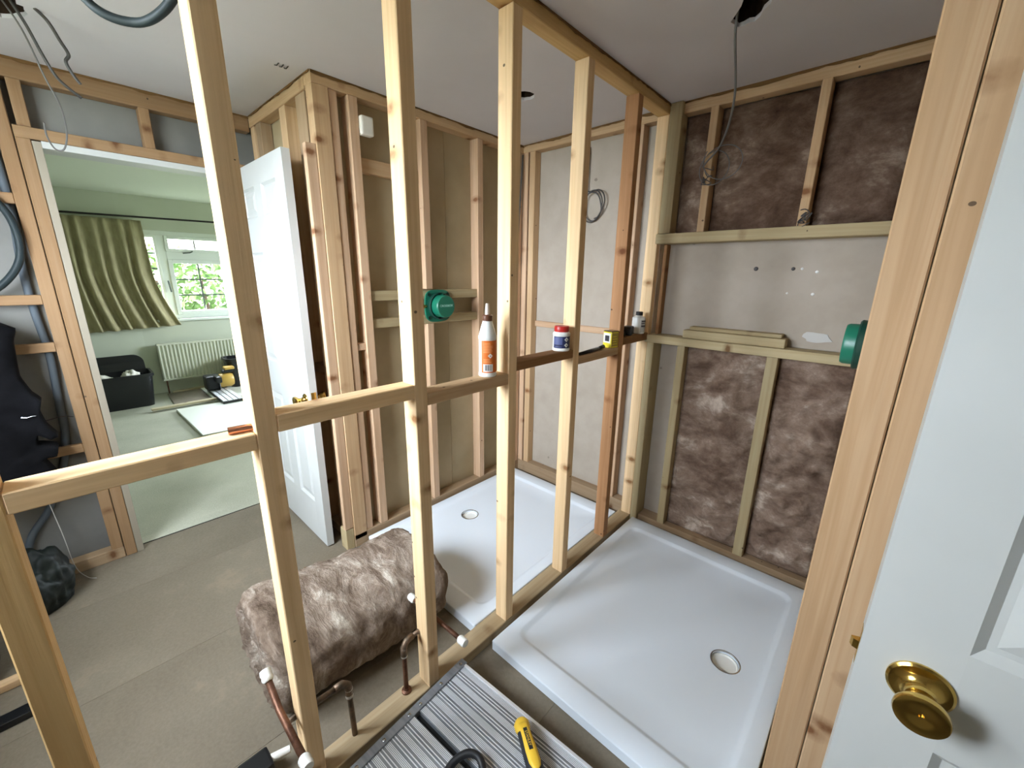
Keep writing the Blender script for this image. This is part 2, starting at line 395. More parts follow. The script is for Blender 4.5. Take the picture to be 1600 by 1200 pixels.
# ------------------------------------------------------------------ wall_return: behind the open bedroom door
wr = structure('wall_return', 'short return wall of brown timbers behind the open bedroom door')
slab(wr, 'plasterboard_sheet', -1.86, -1.06, YR+.062, YR+.075, 0, H, 'board_tan')
timber(wr, 'top_plate', XD, XL-.07, YR, YR+.06, TP-.01, H, TAN)
for a, b, c in ((-1.785, -1.73, TAN), (-1.70, -1.63, OLD), (-1.36, -1.29, TAN), (-1.16, -1.06, OLD)): timber(wr, 'stud', a, b, YR+.004, YR+.06, .05, TP-.01, c)
timber(wr, 'bottom_plate', XD, XL-.07, YR, YR+.06, 0, .05, OLD)
timber(wr, 'noggin', -1.63, -1.36, YR+.01, YR+.06, 1.0, 1.05, OLD); timber(wr, 'noggin', -1.29, -1.16, YR+.01, YR+.06, .95, 1.0, OLD)

# ------------------------------------------------------------------ wall_back: y = 0, alcove side and insulated side
wb = structure('wall_back', 'far wall of studs and bare grey plasterboard behind both shower trays')
slab(wb, 'plasterboard_sheet', -1.05, -.03, .064, .078, 0, H, 'plasterboard')
slab(wb, 'plasterboard_sheet', -.028, 1.05, .064, .078, 0, H, 'plasterboard')
slab(wb, 'plasterboard_sheet', .04, .94, .044, .0635, 1.17, 1.69, 'plasterboard')
timber(wb, 'top_plate', XL, -.063, 0, .063, TP, H, TAN)
timber(wb, 'bottom_plate', XL, -.063, 0, .063, 0, .085, OLD)
timber(wb, 'stud', XL, -.935, 0, .063, .085, TP, PINK); timber(wb, 'stud', -.925, -.880, .004, .063, .085, TP, TAN)
timber(wb, 'stud', -.19, -.150, 0, .063, .085, TP, PINK)
timber(wb, 'noggin', -.88, -.19, .045, .063, 1.125, 1.165, PINK)
# insulated half
YF = -.02
timber(wb, 'top_plate', .04, .94, YF, .04, TP-.005, H, TAN)
timber(wb, 'post', .001, .040, -.045, .063, .0, 1.125, GREEN); timber(wb, 'post', .001, .062, -.045, .03, 1.69, H, GREEN)
timber(wb, 'rail', -.012, .94, -.052, .044, 1.126, 1.168, GREEN)
timber(wb, 'rail', -.006, .94, -.050, .044, 1.640, 1.688, GREEN)
timber(wb, 'batten', .022, .040, -.002, .044, 1.169, 1.639, BROWN)
for a, b in ((.164, .203), (.578, .624)):
    timber(wb, 'stud', a, b, YF-.01, .044, .06, 1.125, GREEN)
for a, b in ((.188, .222), (.600, .634)):
    timber(wb, 'stud', a, b, YF-.01, .044, 1.689, TP-.006, TAN)
timber(wb, 'stud', .905, .94, YF-.01, .044, .06, 1.125, GREEN); timber(wb, 'stud', .905, .94, YF-.01, .044, 1.689, TP-.006, TAN)
timber(wb, 'bottom_plate', .042, .94, YF-.002, .063, .0, .06, OLD)
# plugs and patches left on the bare board
for (x, z, r) in ((.459, 1.517, .010), (.607, 1.517, .008), (.640, 1.517, .006), (.696, 1.504, .007), (.696, 1.409, .007), (.60, 1.41, .005)):
    build(MB().lathe([(r*.5, 0), (r, .001), (r*.6, .004), (.0, .005)], 10, (x, .0438, z), (0,-1,0)), 'wall_plug', 'putty_white' if r < .008 else 'cable_dark', wb)
mb = MB(); pts = []
random.seed(4)
for k in range(16):
    th = 2*math.pi*k/16; q = random.uniform(.7, 1.15); pts.append((.745+.055*q*math.cos(th), .044, 1.222+.028*q*math.sin(th)))
mb.prism(pts, (0, -.004, 0)); build(mb, 'plaster_patch', 'cable_white', wb)

# ------------------------------------------------------------------ wall_right: shower side wall seen end-on, with the jamb timbers
wg = structure('wall_right', 'shower side wall seen end-on as two pale pine jamb timbers')
JY = -1.27
timber(wg, 'jamb_stud', .938, .996, JY, JY+.045, 0, H, JAMB)
timber(wg, 'jamb_stud', .998, 1.040, JY-.004, JY+.045, 0, H, JAMB)
for y in (-.86, -.46, -.066): timber(wg, 'stud', .941, 1.0, y, y+.045, .045, TP, TAN)
timber(wg, 'top_plate', .941, 1.0, JY+.045, .06, TP, H, TAN); timber(wg, 'bottom_plate', .941, 1.0, JY+.045, .06, 0, .045, TAN)
timber(wg, 'noggin', .945, 1.0, -.82, -.46, 1.22, 1.265, GREEN); timber(wg, 'noggin', .945, 1.0, JY+.045, -.86, 1.15, 1.195, GREEN)
slab(wg, 'plasterboard_sheet', 1.0, 1.014, JY+.046, .078, 0, H, 'board_tan')

# shell of the space the camera stands in
we = tag(slab(None, 'wall_entry', 1.041, 1.95, JY, JY+.06, 0, H, 'plaster'), 'plain plastered wall behind the near white door', 'wall', kind='structure')
ws = tag(slab(None, 'wall_side', 1.90, 1.96, YB-.05, JY, 0, H, 'plaster'), 'plain plastered side wall past the near white door', 'wall', kind='structure')
wq = structure('wall_rear', 'plastered wall behind the viewpoint with the daylight window', (0,YB,0))
a, b, c, d = WIN2
for q in ((-1.9, a, 0, H), (b, 1.95, 0, H), (a, b, 0, c), (a, b, d, H)): slab(wq, 'plaster_panel', q[0], q[1], YB-.12, YB, q[2], q[3], 'plaster')
wn = tag(empty('window_2', ((a+b)/2, YB-.06, c)), 'white framed window in the wall behind the viewpoint', 'window', kind='structure')
for q in ((a, a+.05, c, d), (b-.05, b, c, d), (a, b, c, c+.05), (a, b, d-.05, d), ((a+b)/2-.03, (a+b)/2+.03, c, d)): slab(wn, 'frame', q[0], q[1], YB-.10, YB-.04, q[2], q[3], 'upvc')
for q in ((a+.05, (a+b)/2-.03), ((a+b)/2+.03, b-.05)): slab(wn, 'pane', q[0], q[1], YB-.072, YB-.068, c+.05, d-.05, 'glass')

# ------------------------------------------------------------------ wall_doorway: x = XD, opening to the bedroom
wd = structure('wall_doorway', 'stripped stud wall around the bedroom doorway with grey board and loose conduit')
DY0, DY1 = -2.165, -1.43
xb = XD-.062
slab(wd, 'plasterboard_sheet', xb-.012, xb, YB-.02, DY0-.045, 0, H, 'board_grey'); slab(wd, 'plasterboard_sheet', xb-.012, xb, DY0-.045, DY1+.12, 2.03, H, 'board_grey')
slab(wd, 'plasterboard_sheet', xb-.012, xb, DY1+.04, YR+.08, 0, 2.03, 'board_tan')
timber(wd, 'top_plate', xb, XD, YB+.001, YR, 2.205, H, DIMMED_TAN)  # doorway timbers and over-door board darkened in colour for this wall's dimness
timber(wd, 'lintel', xb, XD, DY0-.045, DY1+.06, 1.99, 2.035, DIMMED_TAN)
timber(wd, 'cripple_stud', xb, XD, -1.800, -1.760, 2.035, 2.205, DIMMED_TAN); timber(wd, 'cripple_stud', xb, XD, DY0-.03, DY0+.01, 2.035, 2.205, DIMMED_TAN)
timber(wd, 'jamb_stud', xb, XD, DY0-.045, DY0-.002, 0, 1.99, DIMMED_TAN); timber(wd, 'jamb_stud', xb, XD, DY0-.092, DY0-.048, .06, 2.205, DIMMED_TAN)
timber(wd, 'jamb_stud', xb, XD, DY1+.012, DY1+.055, 0, 1.99, DIMMED_TAN)
timber(wd, 'stud', xb, XD, -2.66, -2.615, .06, 2.205, DIMMED_TAN); pass
for z in (1.730, 1.318, 1.108, .615): timber(wd, 'noggin', XD-.030, XD-.002, -2.615, DY0-.092, z, z+.042, DIMMED_TAN)
timber(wd, 'bottom_plate', xb, XD, YB+.001, DY0-.047, 0, .06, OLD)
# door lining in the opening, beige-grey jambs and white head
tl = tag(empty('trim_1', (XD-.06, DY0, 0)), 'pale door lining in the bedroom doorway', 'door frame', kind='structure')
slab(tl, 'jamb_lining', -1.915, XD-.004, DY0-.001, DY0+.026, 0, 1.985, 'beige_lining', .002)
slab(tl, 'jamb_lining', -1.915, XD-.004, DY1-.016, DY1+.011, 0, 1.985, 'beige_lining', .002)
slab(tl, 'head_lining', -1.915, XD-.004, DY0+.026, DY1-.016, 1.962, 1.989, 'door_white', .002)
slab(tl, 'threshold', -1.93, -1.86, DY0, DY1, -.011, .004, 'carpet', .002)
slab(tl, 'threshold_gap', -1.862, -1.852, DY0, DY1, -.011, .0008, 'black_gap')

# ------------------------------------------------------------------ bedroom shell
BX = -5.5
fb = tag(slab(None, 'floor_bedroom', BX-.1, -1.92, -4.3, 1.3, -.05, 0.001, 'carpet'), 'pale dusty carpet of the bedroom beyond the doorway', 'floor', kind='structure')
cb = tag(slab(None, 'ceiling_bedroom', BX-.1, -1.92, -4.3, 1.3, H, H+.05, 'bedroom_ceiling'), 'pale green bedroom ceiling beyond the doorway', 'ceiling', kind='structure')
wf = structure('wall_bedroom_far', 'pale green bedroom wall holding the leaded window and radiator', (BX, -1, 0))
a, b, c, d = WIN1
for q in ((-4.3, a, 0, H), (b, 1.3, 0, H), (a, b, 0, c), (a, b, d, H)): slab(wf, 'plaster_panel', BX-.12, BX, q[0], q[1], q[2], q[3], 'bedroom_wall')
tag(slab(None, 'wall_bedroom_side_1', BX-.1, -1.92, -4.36, -4.3, 0, H, 'bedroom_wall'), 'bedroom side wall hidden beside the curtain', 'wall', kind='structure')
wz = structure('wall_bedroom_side_2', 'bedroom side wall with an added window, out of view, that brightens the room', (-3.7, 1.3, 0))
for q in ((BX-.1, FILL_WIN[0], 0, H), (FILL_WIN[1], -1.92, 0, H), (FILL_WIN[0], FILL_WIN[1], 0, FILL_WIN[2]), (FILL_WIN[0], FILL_WIN[1], FILL_WIN[3], H)): slab(wz, 'plaster_panel', q[0], q[1], 1.3, 1.42, q[2], q[3], 'bedroom_wall')
w3 = tag(empty('fill_window', (-3.6, 1.36, FILL_WIN[2])), 'added white framed window, out of view, brightening the bedroom', 'window', kind='structure')
for q in ((FILL_WIN[0], FILL_WIN[0]+.05, FILL_WIN[2], FILL_WIN[3]), (FILL_WIN[1]-.05, FILL_WIN[1], FILL_WIN[2], FILL_WIN[3]), (FILL_WIN[0], FILL_WIN[1], FILL_WIN[2], FILL_WIN[2]+.05), (FILL_WIN[0], FILL_WIN[1], FILL_WIN[3]-.05, FILL_WIN[3]), (-3.63, -3.57, FILL_WIN[2], FILL_WIN[3])): slab(w3, 'frame', q[0], q[1], 1.34, 1.40, q[2], q[3], 'upvc')
for q in ((FILL_WIN[0]+.05, -3.63), (-3.57, FILL_WIN[1]-.05)): slab(w3, 'pane', q[0], q[1], 1.368, 1.372, FILL_WIN[2]+.05, FILL_WIN[3]-.05, 'glass')
wm = structure('wall_bedroom_near', 'bedroom face of the doorway wall', (-1.92, -1.8, 0))
for q in ((-4.3, DY0-.01, 0, H), (DY1+.012, 1.3, 0, H), (DY0-.01, DY1+.012, 1.99, H)): slab(wm, 'plaster_panel', -1.93, -1.88, q[0], q[1], q[2], q[3], 'bedroom_wall')

# ------------------------------------------------------------------ bedroom window
w1 = tag(empty('window_1', (BX-.05, (a+b)/2, c)), 'white leaded casement window in the bedroom beyond the doorway', 'window', kind='structure')
XA, XB = BX-.085, BX-.015
for q in ((a, a+.05, c, d), (b-.05, b, c, d), (a, b, c, c+.045), (a, b, d-.05, d), (-1.325, -1.255, c+.045, d-.05)): slab(w1, 'frame', XA, XB, q[0], q[1], q[2], q[3], 'upvc', .004)
# opening casement: top light and lower sash, each with lead strips
slab(w1, 'transom', XA, XB, -1.255, b-.05, 1.600, 1.690, 'upvc', .004)
def sash(y0, y1, z0, z1, cols, rows, fr=.045):
    s = empty('sash', (0, 0, 0)); s.parent = w1; s.location = Vector((BX-.05, (y0+y1)/2, z0)) - wloc(w1)
    for q in ((y0, y0+fr, z0, z1), (y1-fr, y1, z0, z1), (y0+fr, y1-fr, z0, z0+fr), (y0+fr, y1-fr, z1-fr, z1)): slab(s, 'sash_rail', XA+.01, XB+.012, q[0], q[1], q[2], q[3], 'upvc', .005)
    slab(s, 'pane', BX-.052, BX-.048, y0+fr, y1-fr, z0+fr, z1-fr, 'glass')
    for i in range(1, cols):
        y = y0+fr+(y1-y0-2*fr)*i/cols; slab(s, 'lead_strip', BX-.047, BX-.040, y-.008, y+.008, z0+fr, z1-fr, 'lead_strip')
    for i in range(1, rows):
        z = z0+fr+(z1-z0-2*fr)*i/rows; slab(s, 'lead_strip', BX-.047, BX-.041, y0+fr, y1-fr, z-.008, z+.008, 'lead_strip')
    return s
sash(-1.255, b-.05, 1.690, d-.05, 2, 1, .035); sash(-1.255, b-.05, c+.045, 1.600, 2, 3); sash(a+.05, -1.325, c+.045, d-.05, 2, 5, .03)
build(MB().tube([(XB+.02, -1.0, 1.70), (XB+.03, -1.03, 1.685), (XB+.03, -1.10, 1.675)], .007, 6), 'stay', 'lead_strip', w1)
build(MB().tube([(XB+.02, -1.29, 1.35), (XB+.035, -1.29, 1.33), (XB+.035, -1.28, 1.22)], .008, 6), 'handle', 'lead_strip', w1)
slab(w1, 'sill', BX-.09, BX+.05, a-.03, b+.03, c-.028, c, 'upvc', .005)

# garden and neighbour outside
tag(slab(None, 'lawn', -30, 12, -24, 20, -.5, -.3, 'grass'), 'greyed lawn outside the windows', 'lawn', kind='structure')  # ground colour greyed and darkened to cut the light it bounces indoors
random.seed(12); hm = MB()
for i in range(5200):
    p = Vector((random.uniform(-9.2, -8.2), random.uniform(-3.2, 2.6), 0)); top = 1.85+.25*noise.noise(Vector((p.y*1.3, 2, 0))); p.z = random.uniform(-.3, top)
    u = Vector((random.gauss(0,1), random.gauss(0,1), random.gauss(0,1))).normalized()*random.uniform(.05, .10); v = u.orthogonal().normalized()*random.uniform(.03, .055)
    hm.add([p-u, p+v, p+u, p-v], [(0,1,2,3)])
hedge = tag(empty('hedge', (-8.7, -.3, -.3)), 'leafy green hedge seen through the bedroom window', 'hedge')
tag(build(hm, 'foliage', 'leaf', hedge), kind='stuff')
random.seed(13); st_ = MB()
for i in range(9): y = -3+i*.65; st_.tube([(-8.7, y, -.35), (-8.72, y+.1, .6), (-8.66, y+.05, 1.3)], [.05, .035, .015], 6)
build(st_, 'stems', 'void_dark', hedge)
nb = tag(empty('neighbour_house', (-13, -1, -.3)), 'cream boarded house seen through the bedroom window above the hedge', 'house')
slab(nb, 'wall', -14, -13, -9, 7, -.3, 5, 'render_cream')
for i in range(12): slab(nb, 'cladding_board', -13.001, -12.96+.0, -9, 7, .9+i*.3, 1.17+i*.3, 'render_cream', .01)

# ------------------------------------------------------------------ bedroom furnishings
rod = tag(empty('curtain_pole', (BX+.09, -1.5, 2.01)), 'thin dark iron curtain pole above the bedroom window', 'curtain pole')
build(MB().tube([(BX+.09, -2.9, 2.02), (BX+.09, -.45, 2.06)], .010, 8), 'pole', 'iron', rod)
build(MB().lathe([(0,0),(.02,.015),(.022,.03),(0,.05)], 10, (BX+.09, -.45, 2.06), (0,1,0)), 'finial', 'iron', rod)
for y in (-2.7, -.6): build(MB().tube([(BX, y, 2.02), (BX+.09, y, 2.02+(y+2.9)*.016)], .006, 6), 'bracket', 'iron', rod)
def curtain():
    ny, nz = 150, 26; vs = []; fs = []
    for j in range(nz+1):
        t = j/nz; z = 2.008 - t*1.18
        for i in range(ny+1):
            s = i/ny
            yr = -1.44 + .17*max(0, (t-.45)/.55)**1.6
            y = -2.75 + s*(yr+2.75)
            ph = s*ny*.50 + .5*math.sin(s*9)
            amp = (.018+.022*t)*(1+.3*math.sin(s*23))
            vs.append((BX+.075+amp*math.sin(ph)+.02*t, y+.012*math.sin(ph*.5+2*t), z+.06*t*(s-1)*.9))
    for j in range(nz):
        for i in range(ny):
            k = j*(ny+1)+i; fs.append((k, k+1, k+ny+2, k+ny+1))
    o = build(MB().add(vs, fs), 'curtain', 'curtain_cloth', None, smooth=True)
    m = o.modifiers.new('thick', 'SOLIDIFY'); m.thickness = .006
    return tag(o, 'olive green pleated curtain drawn aside at the bedroom window', 'curtain')
curtain()
rad = tag(empty('radiator', (BX+.08, -1.0, .17)), 'white ribbed panel radiator below the bedroom window', 'radiator')
mb = MB(); y0, y1, z0, z1 = -1.53, -.42, .18, .60; n = 30; poly = []
for i in range(n*4+1):
    y = y0+(y1-y0)*i/(n*4); poly.append((BX+.085+(.0, .014, .014, 0)[i % 4], y, z0))
poly += [(BX+.05, y1, z0), (BX+.05, y0, z0)]
mb.prism(poly, (0, 0, z1-z0)); build(mb, 'panel', 'radiator_enamel', rad)
slab(rad, 'top_rail', BX+.045, BX+.10, y0-.004, y1+.004, z1-.004, z1+.018, 'radiator_enamel', .006); slab(rad, 'bottom_rail', BX+.045, BX+.10, y0-.004, y1+.004, z0-.018, z0+.004, 'radiator_enamel', .006)
for y in (-1.3, -.65): slab(rad, 'bracket', BX, BX+.05, y, y+.03, .25, .55, 'radiator_enamel')
build(MB().tube([(BX+.07, y0+.03, z0-.01), (BX+.07, y0+.03, .0)], .008, 8), 'pipe', 'copper', rad)

def tub(name, label, x0, x1, y0, y1, h, backrise):
    t = tag(empty(name, ((x0+x1)/2, (y0+y1)/2, 0)), label, 'tub', 'black tubs in the bedroom')
    def rr(x0, x1, y0, y1, z, r=.06, n=6):
        out = []
        for cx, cy, s in ((x1-r, y1-r, 0), (x0+r, y1-r, 1), (x0+r, y0+r, 2), (x1-r, y0+r, 3)):
            for k in range(n): th = (s+k/(n-1))*math.pi/2; out.append((cx+r*math.cos(th), cy+r*math.sin(th), z))
        return out
    L = [rr(x0+.03, x1-.03, y0+.03, y1-.03, .002), rr(x0, x1, y0, y1, h-.03), rr(x0-.012, x1+.012, y0-.012, y1+.012, h-.03), rr(x0-.012, x1+.012, y0-.012, y1+.012, h), rr(x0+.008, x1-.008, y0+.008, y1-.008, h), rr(x0+.035, x1-.035, y0+.035, y1-.035, .02)]
    n = len(L[0]); vs = sum(L, []); fs = [tuple(range(n))] + [tuple((len(L)-1)*n+k for k in range(n))]
    for i in range(len(L)-1):
        for k in range(n): fs.append((i*n+k, i*n+(k+1)%n, (i+1)*n+(k+1)%n, (i+1)*n+k))
    build(MB().add(vs, fs), 'body', 'black_plastic', t, auto=40)
    if backrise:
        p = [(x0+.01, y0+.02, h), (x0+.01, y1-.02, h)]
        for k in range(7): th = k/6*math.pi/2; p.append((x0+.01-.02, y1-.02-.10+.10*math.cos(th), h+backrise-.10+.10*math.sin(th)))
        for k in range(7): th = (1+k/6)*math.pi/2; p.append((x0+.01-.02, y0+.02+.10+.10*math.cos(th), h+backrise-.10+.10*math.sin(th)))
        build(MB().prism(p, (.014, 0, 0)), 'lid', 'black_plastic', t)
    return t
tub('storage_tub', 'black plastic storage tub with open lid, against the bedroom wall below the curtain', -5.30, -4.93, -2.32, -1.66, .37, .17)
tub('storage_tub', 'smaller black tub standing beside the radiator past the stud', -5.33, -5.06, -.93, -.55, .40, 0)
def rag(loc, sx, sy, sz, seed, label):
    bm = bmesh.new(); bmesh.ops.create_icosphere(bm, subdivisions=4, radius=1)
    for v in bm.verts:
        q = 1+.28*noise.noise(v.co*2.2+Vector((seed, 0, 0)))+.12*noise.noise(v.co*6+Vector((seed, 3, 0)))
        v.co = Vector((v.co.x*sx*q, v.co.y*sy*q, max(-.2, v.co.z)*sz*q))
    me = bpy.data.meshes.new('rag'); bm.to_mesh(me); bm.free(); me.materials.append(MATS['white_foam']); me.shade_smooth()
    o = bpy.data.objects.new('rag', me); o.location = loc; C.objects.link(o); return tag(o, label, 'rag')
rag((-5.11, -1.83, .30), .09, .085, .10, 1, 'crumpled white rag in the storage tub by the radiator')
rag((-5.11, -2.10, .32), .10, .13, .05, 5, 'flat grey rag in the storage tub under the curtain')

def sheet(name, label, cat, pts, z0, z1, mat='white_melamine', group=None):
    o = build(MB().prism([(x, y, z0) for x, y in pts], (0, 0, z1-z0)), name, mat, None, bevel=.002); return tag(o, label, cat, group)
sheet('wall_panel_sheet', 'large white panel sheet lying nearest the doorway on bedroom floor', 'panel', [(-4.50, -1.575), (-3.43, -1.55), (-3.36, -.75), (-4.40, -.75)], .002, .030)
sheet('wall_panel_sheet', 'white panel sheet under the tile saw on bedroom floor', 'panel', [(-5.36, -1.20), (-4.62, -1.20), (-4.60, -.72), (-5.30, -.60)], .002, .026)
sheet('plank', 'pale wooden board lying flat between the tub and the tile saw', 'plank', [(-5.34, -1.53), (-4.74, -1.55), (-4.70, -1.21), (-5.34, -1.21)], .002, .020, 'chipboard')
def strip(label, p0, p1, w, z0, z1):
    p0 = Vector((*p0, 0)); p1 = Vector((*p1, 0)); n = (p1-p0).normalized().cross(Vector((0,0,1)))*w/2
    L = (p1-p0).length; o = timber(None, 'timber_strip', -w/2, w/2, -L/2, L/2, z0, z1, srgb(200, 192, 164)); m = (p0+p1)/2
    o.location = (m.x, m.y, (z0+z1)/2); o.rotation_euler = (-math.pi/2, 0, math.atan2(-(p1-p0).x, (p1-p0).y)); return tag(o, label, 'timber strip', 'timber strips on the bedroom floor')
strip('long pale timber strip lying across the board before the tile saw', (-4.65, -1.76), (-4.66, -1.18), .06, .021, .042)
strip('pale timber strip lying behind the board under the radiator', (-5.395, -1.47), (-5.41, -1.13), .05, .002, .030)

ts = tag(empty('tile_saw', (-4.7, -1.07, .03)), 'yellow and black tile saw with slotted aluminium table on the bedroom floor', 'saw')
for i in range(4):
    y = -1.175+i*.05; slab(ts, 'table_slat', -5.08, -4.36, y, y+.040, .058, .066, 'aluminium_bright', .001)
slab(ts, 'base', -5.09, -4.35, -1.18, -.975, .031, .058, 'black_plastic', .004)
build(MB().lathe([(.0,0),(.07,.0),(.085,.02),(.085,.12),(.07,.15),(0,.15)], 20, (-5.0, -1.06, .16), (0,1,0)), 'motor', 'saw_yellow', ts, auto=40)
slab(ts, 'head', -5.10, -4.92, -1.20, -1.07, .067, .24, 'black_plastic', .02)
build(MB().lathe([(0,0),(.095,.0),(.095,.004),(0,.004)], 28, (-4.93, -1.085, .15), (0,1,0)), 'blade', 'chrome', ts)
slab(ts, 'grip', -5.04, -4.96, -1.02, -.90, .255, .29, 'black_plastic', .012); slab(ts, 'guard', -5.05, -4.80, -1.12, -1.06, .17, .25, 'black_plastic', .02)
slab(ts, 'battery', -5.06, -4.95, -.99, -.885, .291, .325, 'saw_yellow', .01)

# ------------------------------------------------------------------ doors
def panel_door(name, label, x0, x1, yf, th, side_cols, rows, hgt=1.983, z0=.008):
    """door lying in an x-z plane, visible face at y = yf (facing -y); panels recessed between stiles and rails"""
    d = tag(empty(name, ((x0+x1)/2, yf+th/2, 0)), label, 'door', kind='structure')
    yb = yf+th; xs = side_cols
    zz = [z0] + [r for r in rows] + [z0+hgt]
    def bx(nm, a, b, c, e): return build(MB().box(a, b, yf, yb, c, e), nm, 'door_white', d)
    bx('stile', x0, xs[0], z0, z0+hgt); bx('stile', xs[-1], x1, z0, z0+hgt)
    for i in range(0, len(zz), 2): bx('rail', xs[0], xs[-1], zz[i], zz[i+1])
    for i in range(1, len(zz)-1, 2):
        if len(xs) > 2: bx('mullion', xs[1], xs[2], zz[i], zz[i+1])
        cols = [(xs[0], xs[1]), (xs[2], xs[3])] if len(xs) > 2 else [(xs[0], xs[1])]
        for (a, b) in cols:
            mb = MB()
            for sgn, yy in ((1, yf), (-1, yb)):
                L = []
                for off, dep in ((0, 0), (.012, .010), (.020, .010), (.045, .003), (.050, .003)):
                    y = yy+sgn*dep; L.append([(a+off, y, zz[i]+off), (b-off, y, zz[i]+off), (b-off, y, zz[i+1]-off), (a+off, y, zz[i+1]-off)])
                n0 = len(mb.v); vs = sum(L, []); fs = []
                for k in range(len(L)-1):
                    for q in range(4): fs.append((k*4+q, k*4+(q+1)%4, (k+1)*4+(q+1)%4, (k+1)*4+q))
                fs.append(tuple((len(L)-1)*4+q for q in range(4))); mb.add(vs, fs)
            build(mb, 'panel', 'door_white', d)
    return d
def knob(parent, x, z, yf, sgn, s=1.0):
    k = empty('knob', (0,0,0)); k.parent = parent; k.location = Vector((x, yf, z)) - wloc(parent)
    ax = (0, sgn, 0)
    build(MB().lathe([(.034*s,0),(.034*s,.003),(.031*s,.0055),(.024*s,.006),(.016*s,.010),(.014*s,.013)], 40, (x,yf,z), ax), 'rose', 'brass', k, auto=35)
    build(MB().lathe([(.014*s,.012),(.0155*s,.016),(.0135*s,.019),(.0135*s,.028),(.016*s,.034),(.022*s,.040),(.0265*s,.047),(.0275*s,.052),(.0265*s,.056),(.024*s,.057),(.012*s,.0545),(.003*s,.0535),(.0028*s,.050),(0,.050)], 40, (x,yf,z), ax), 'handle_grip', 'brass', k, auto=35)
d1 = panel_door('door_1', 'white six-panel bedroom door standing wide open beside the alcove', -1.795, -1.090, -1.447, .036, [-1.69, -1.495, -1.395, -1.195], [.24, .80, .98, 1.57, 1.74, 1.885])
knob(d1, -1.150, .845, -1.447, -1, .9); knob(d1, -1.150, .845, -1.411, 1, .9)
slab(d1, 'latch_plate', -1.0905, -1.0885, -1.441, -1.417, .80, .89, 'brass'); slab(d1, 'latch_bolt', -1.0885, -1.079, -1.436, -1.424, .835, .855, 'brass', .002)
for z in (.2, 1.0, 1.78): build(MB().lathe([(.006,0),(.006,.075)], 10, (-1.80, -1.45, z)), 'hinge', 'brass', d1)
d2 = panel_door('door_2', 'white panelled door with polished brass knob close beside the jamb timbers', 1.020, 1.782, -1.5, .036, [1.118, 1.352, 1.45, 1.684], [.22, .845, 1.012, 1.57, 1.74, 1.885])
knob(d2, 1.087, .936, -1.5, -1, 1.02); knob(d2, 1.087, .936, -1.464, 1, 1.02)
slab(d2, 'latch_plate', 1.0195, 1.0205, -1.49, -1.472, .915, .975, 'brass'); build(MB().prism([(1.0195, -1.488, .938), (1.013, -1.486, .938), (1.010, -1.480, .938), (1.0195, -1.476, .938)], (0, 0, .014)), 'latch_bolt', 'brass', d2)
for z in (.2, 1.0, 1.78): build(MB().lathe([(.006,0),(.006,.075)], 10, (1.788, -1.505, z)), 'hinge', 'brass', d2)

# ------------------------------------------------------------------ the stud partition between the two trays
sp = tag(empty('stud_partition', (-.03, -1.2, 0)), 'open timber stud partition with noggins standing between the two shower trays', 'stud wall')
PX0, PX1 = -.061, 0.0
timber(sp, 'top_plate', PX0, PX1, YB+.002, -.0, TP, H, HONEY)
timber(sp, 'bottom_plate', PX0-.016, PX1, YB+.002, -.0, 0, .045, srgb(180, 162, 133))
SY = [(-2.765, CREAM), (-2.364, HONEY), (-1.967, CREAM), (-1.560, CREAM), (-1.165, CREAM), (-.762, CREAM), (-.366, RED)]
for y, c in SY: timber(sp, 'stud', PX0, PX1, y, y+.044, .045, TP, c)
timber(sp, 'stud', PX0, PX1, -.045, -.0, .045, TP, CREAM)
ny = [(-2.32, -1.967, 1.094, 1.132, CREAM), (-1.923, -1.560, 1.122, 1.164, CREAM), (-1.516, -1.165, 1.092, 1.132, TAN), (-1.121, -.762, 1.134, 1.170, BROWN), (-.718, -.366, 1.098, 1.134, TAN), (-.322, -.045, 1.138, 1.178, BROWN), (-2.721, -2.364, 1.11, 1.15, CREAM), (-2.92, -2.765, 1.11, 1.15, CREAM)]
for y0, y1, z0, z1, c in ny: timber(sp, 'noggin', PX0, PX1, y0, y1, z0, z1, c)

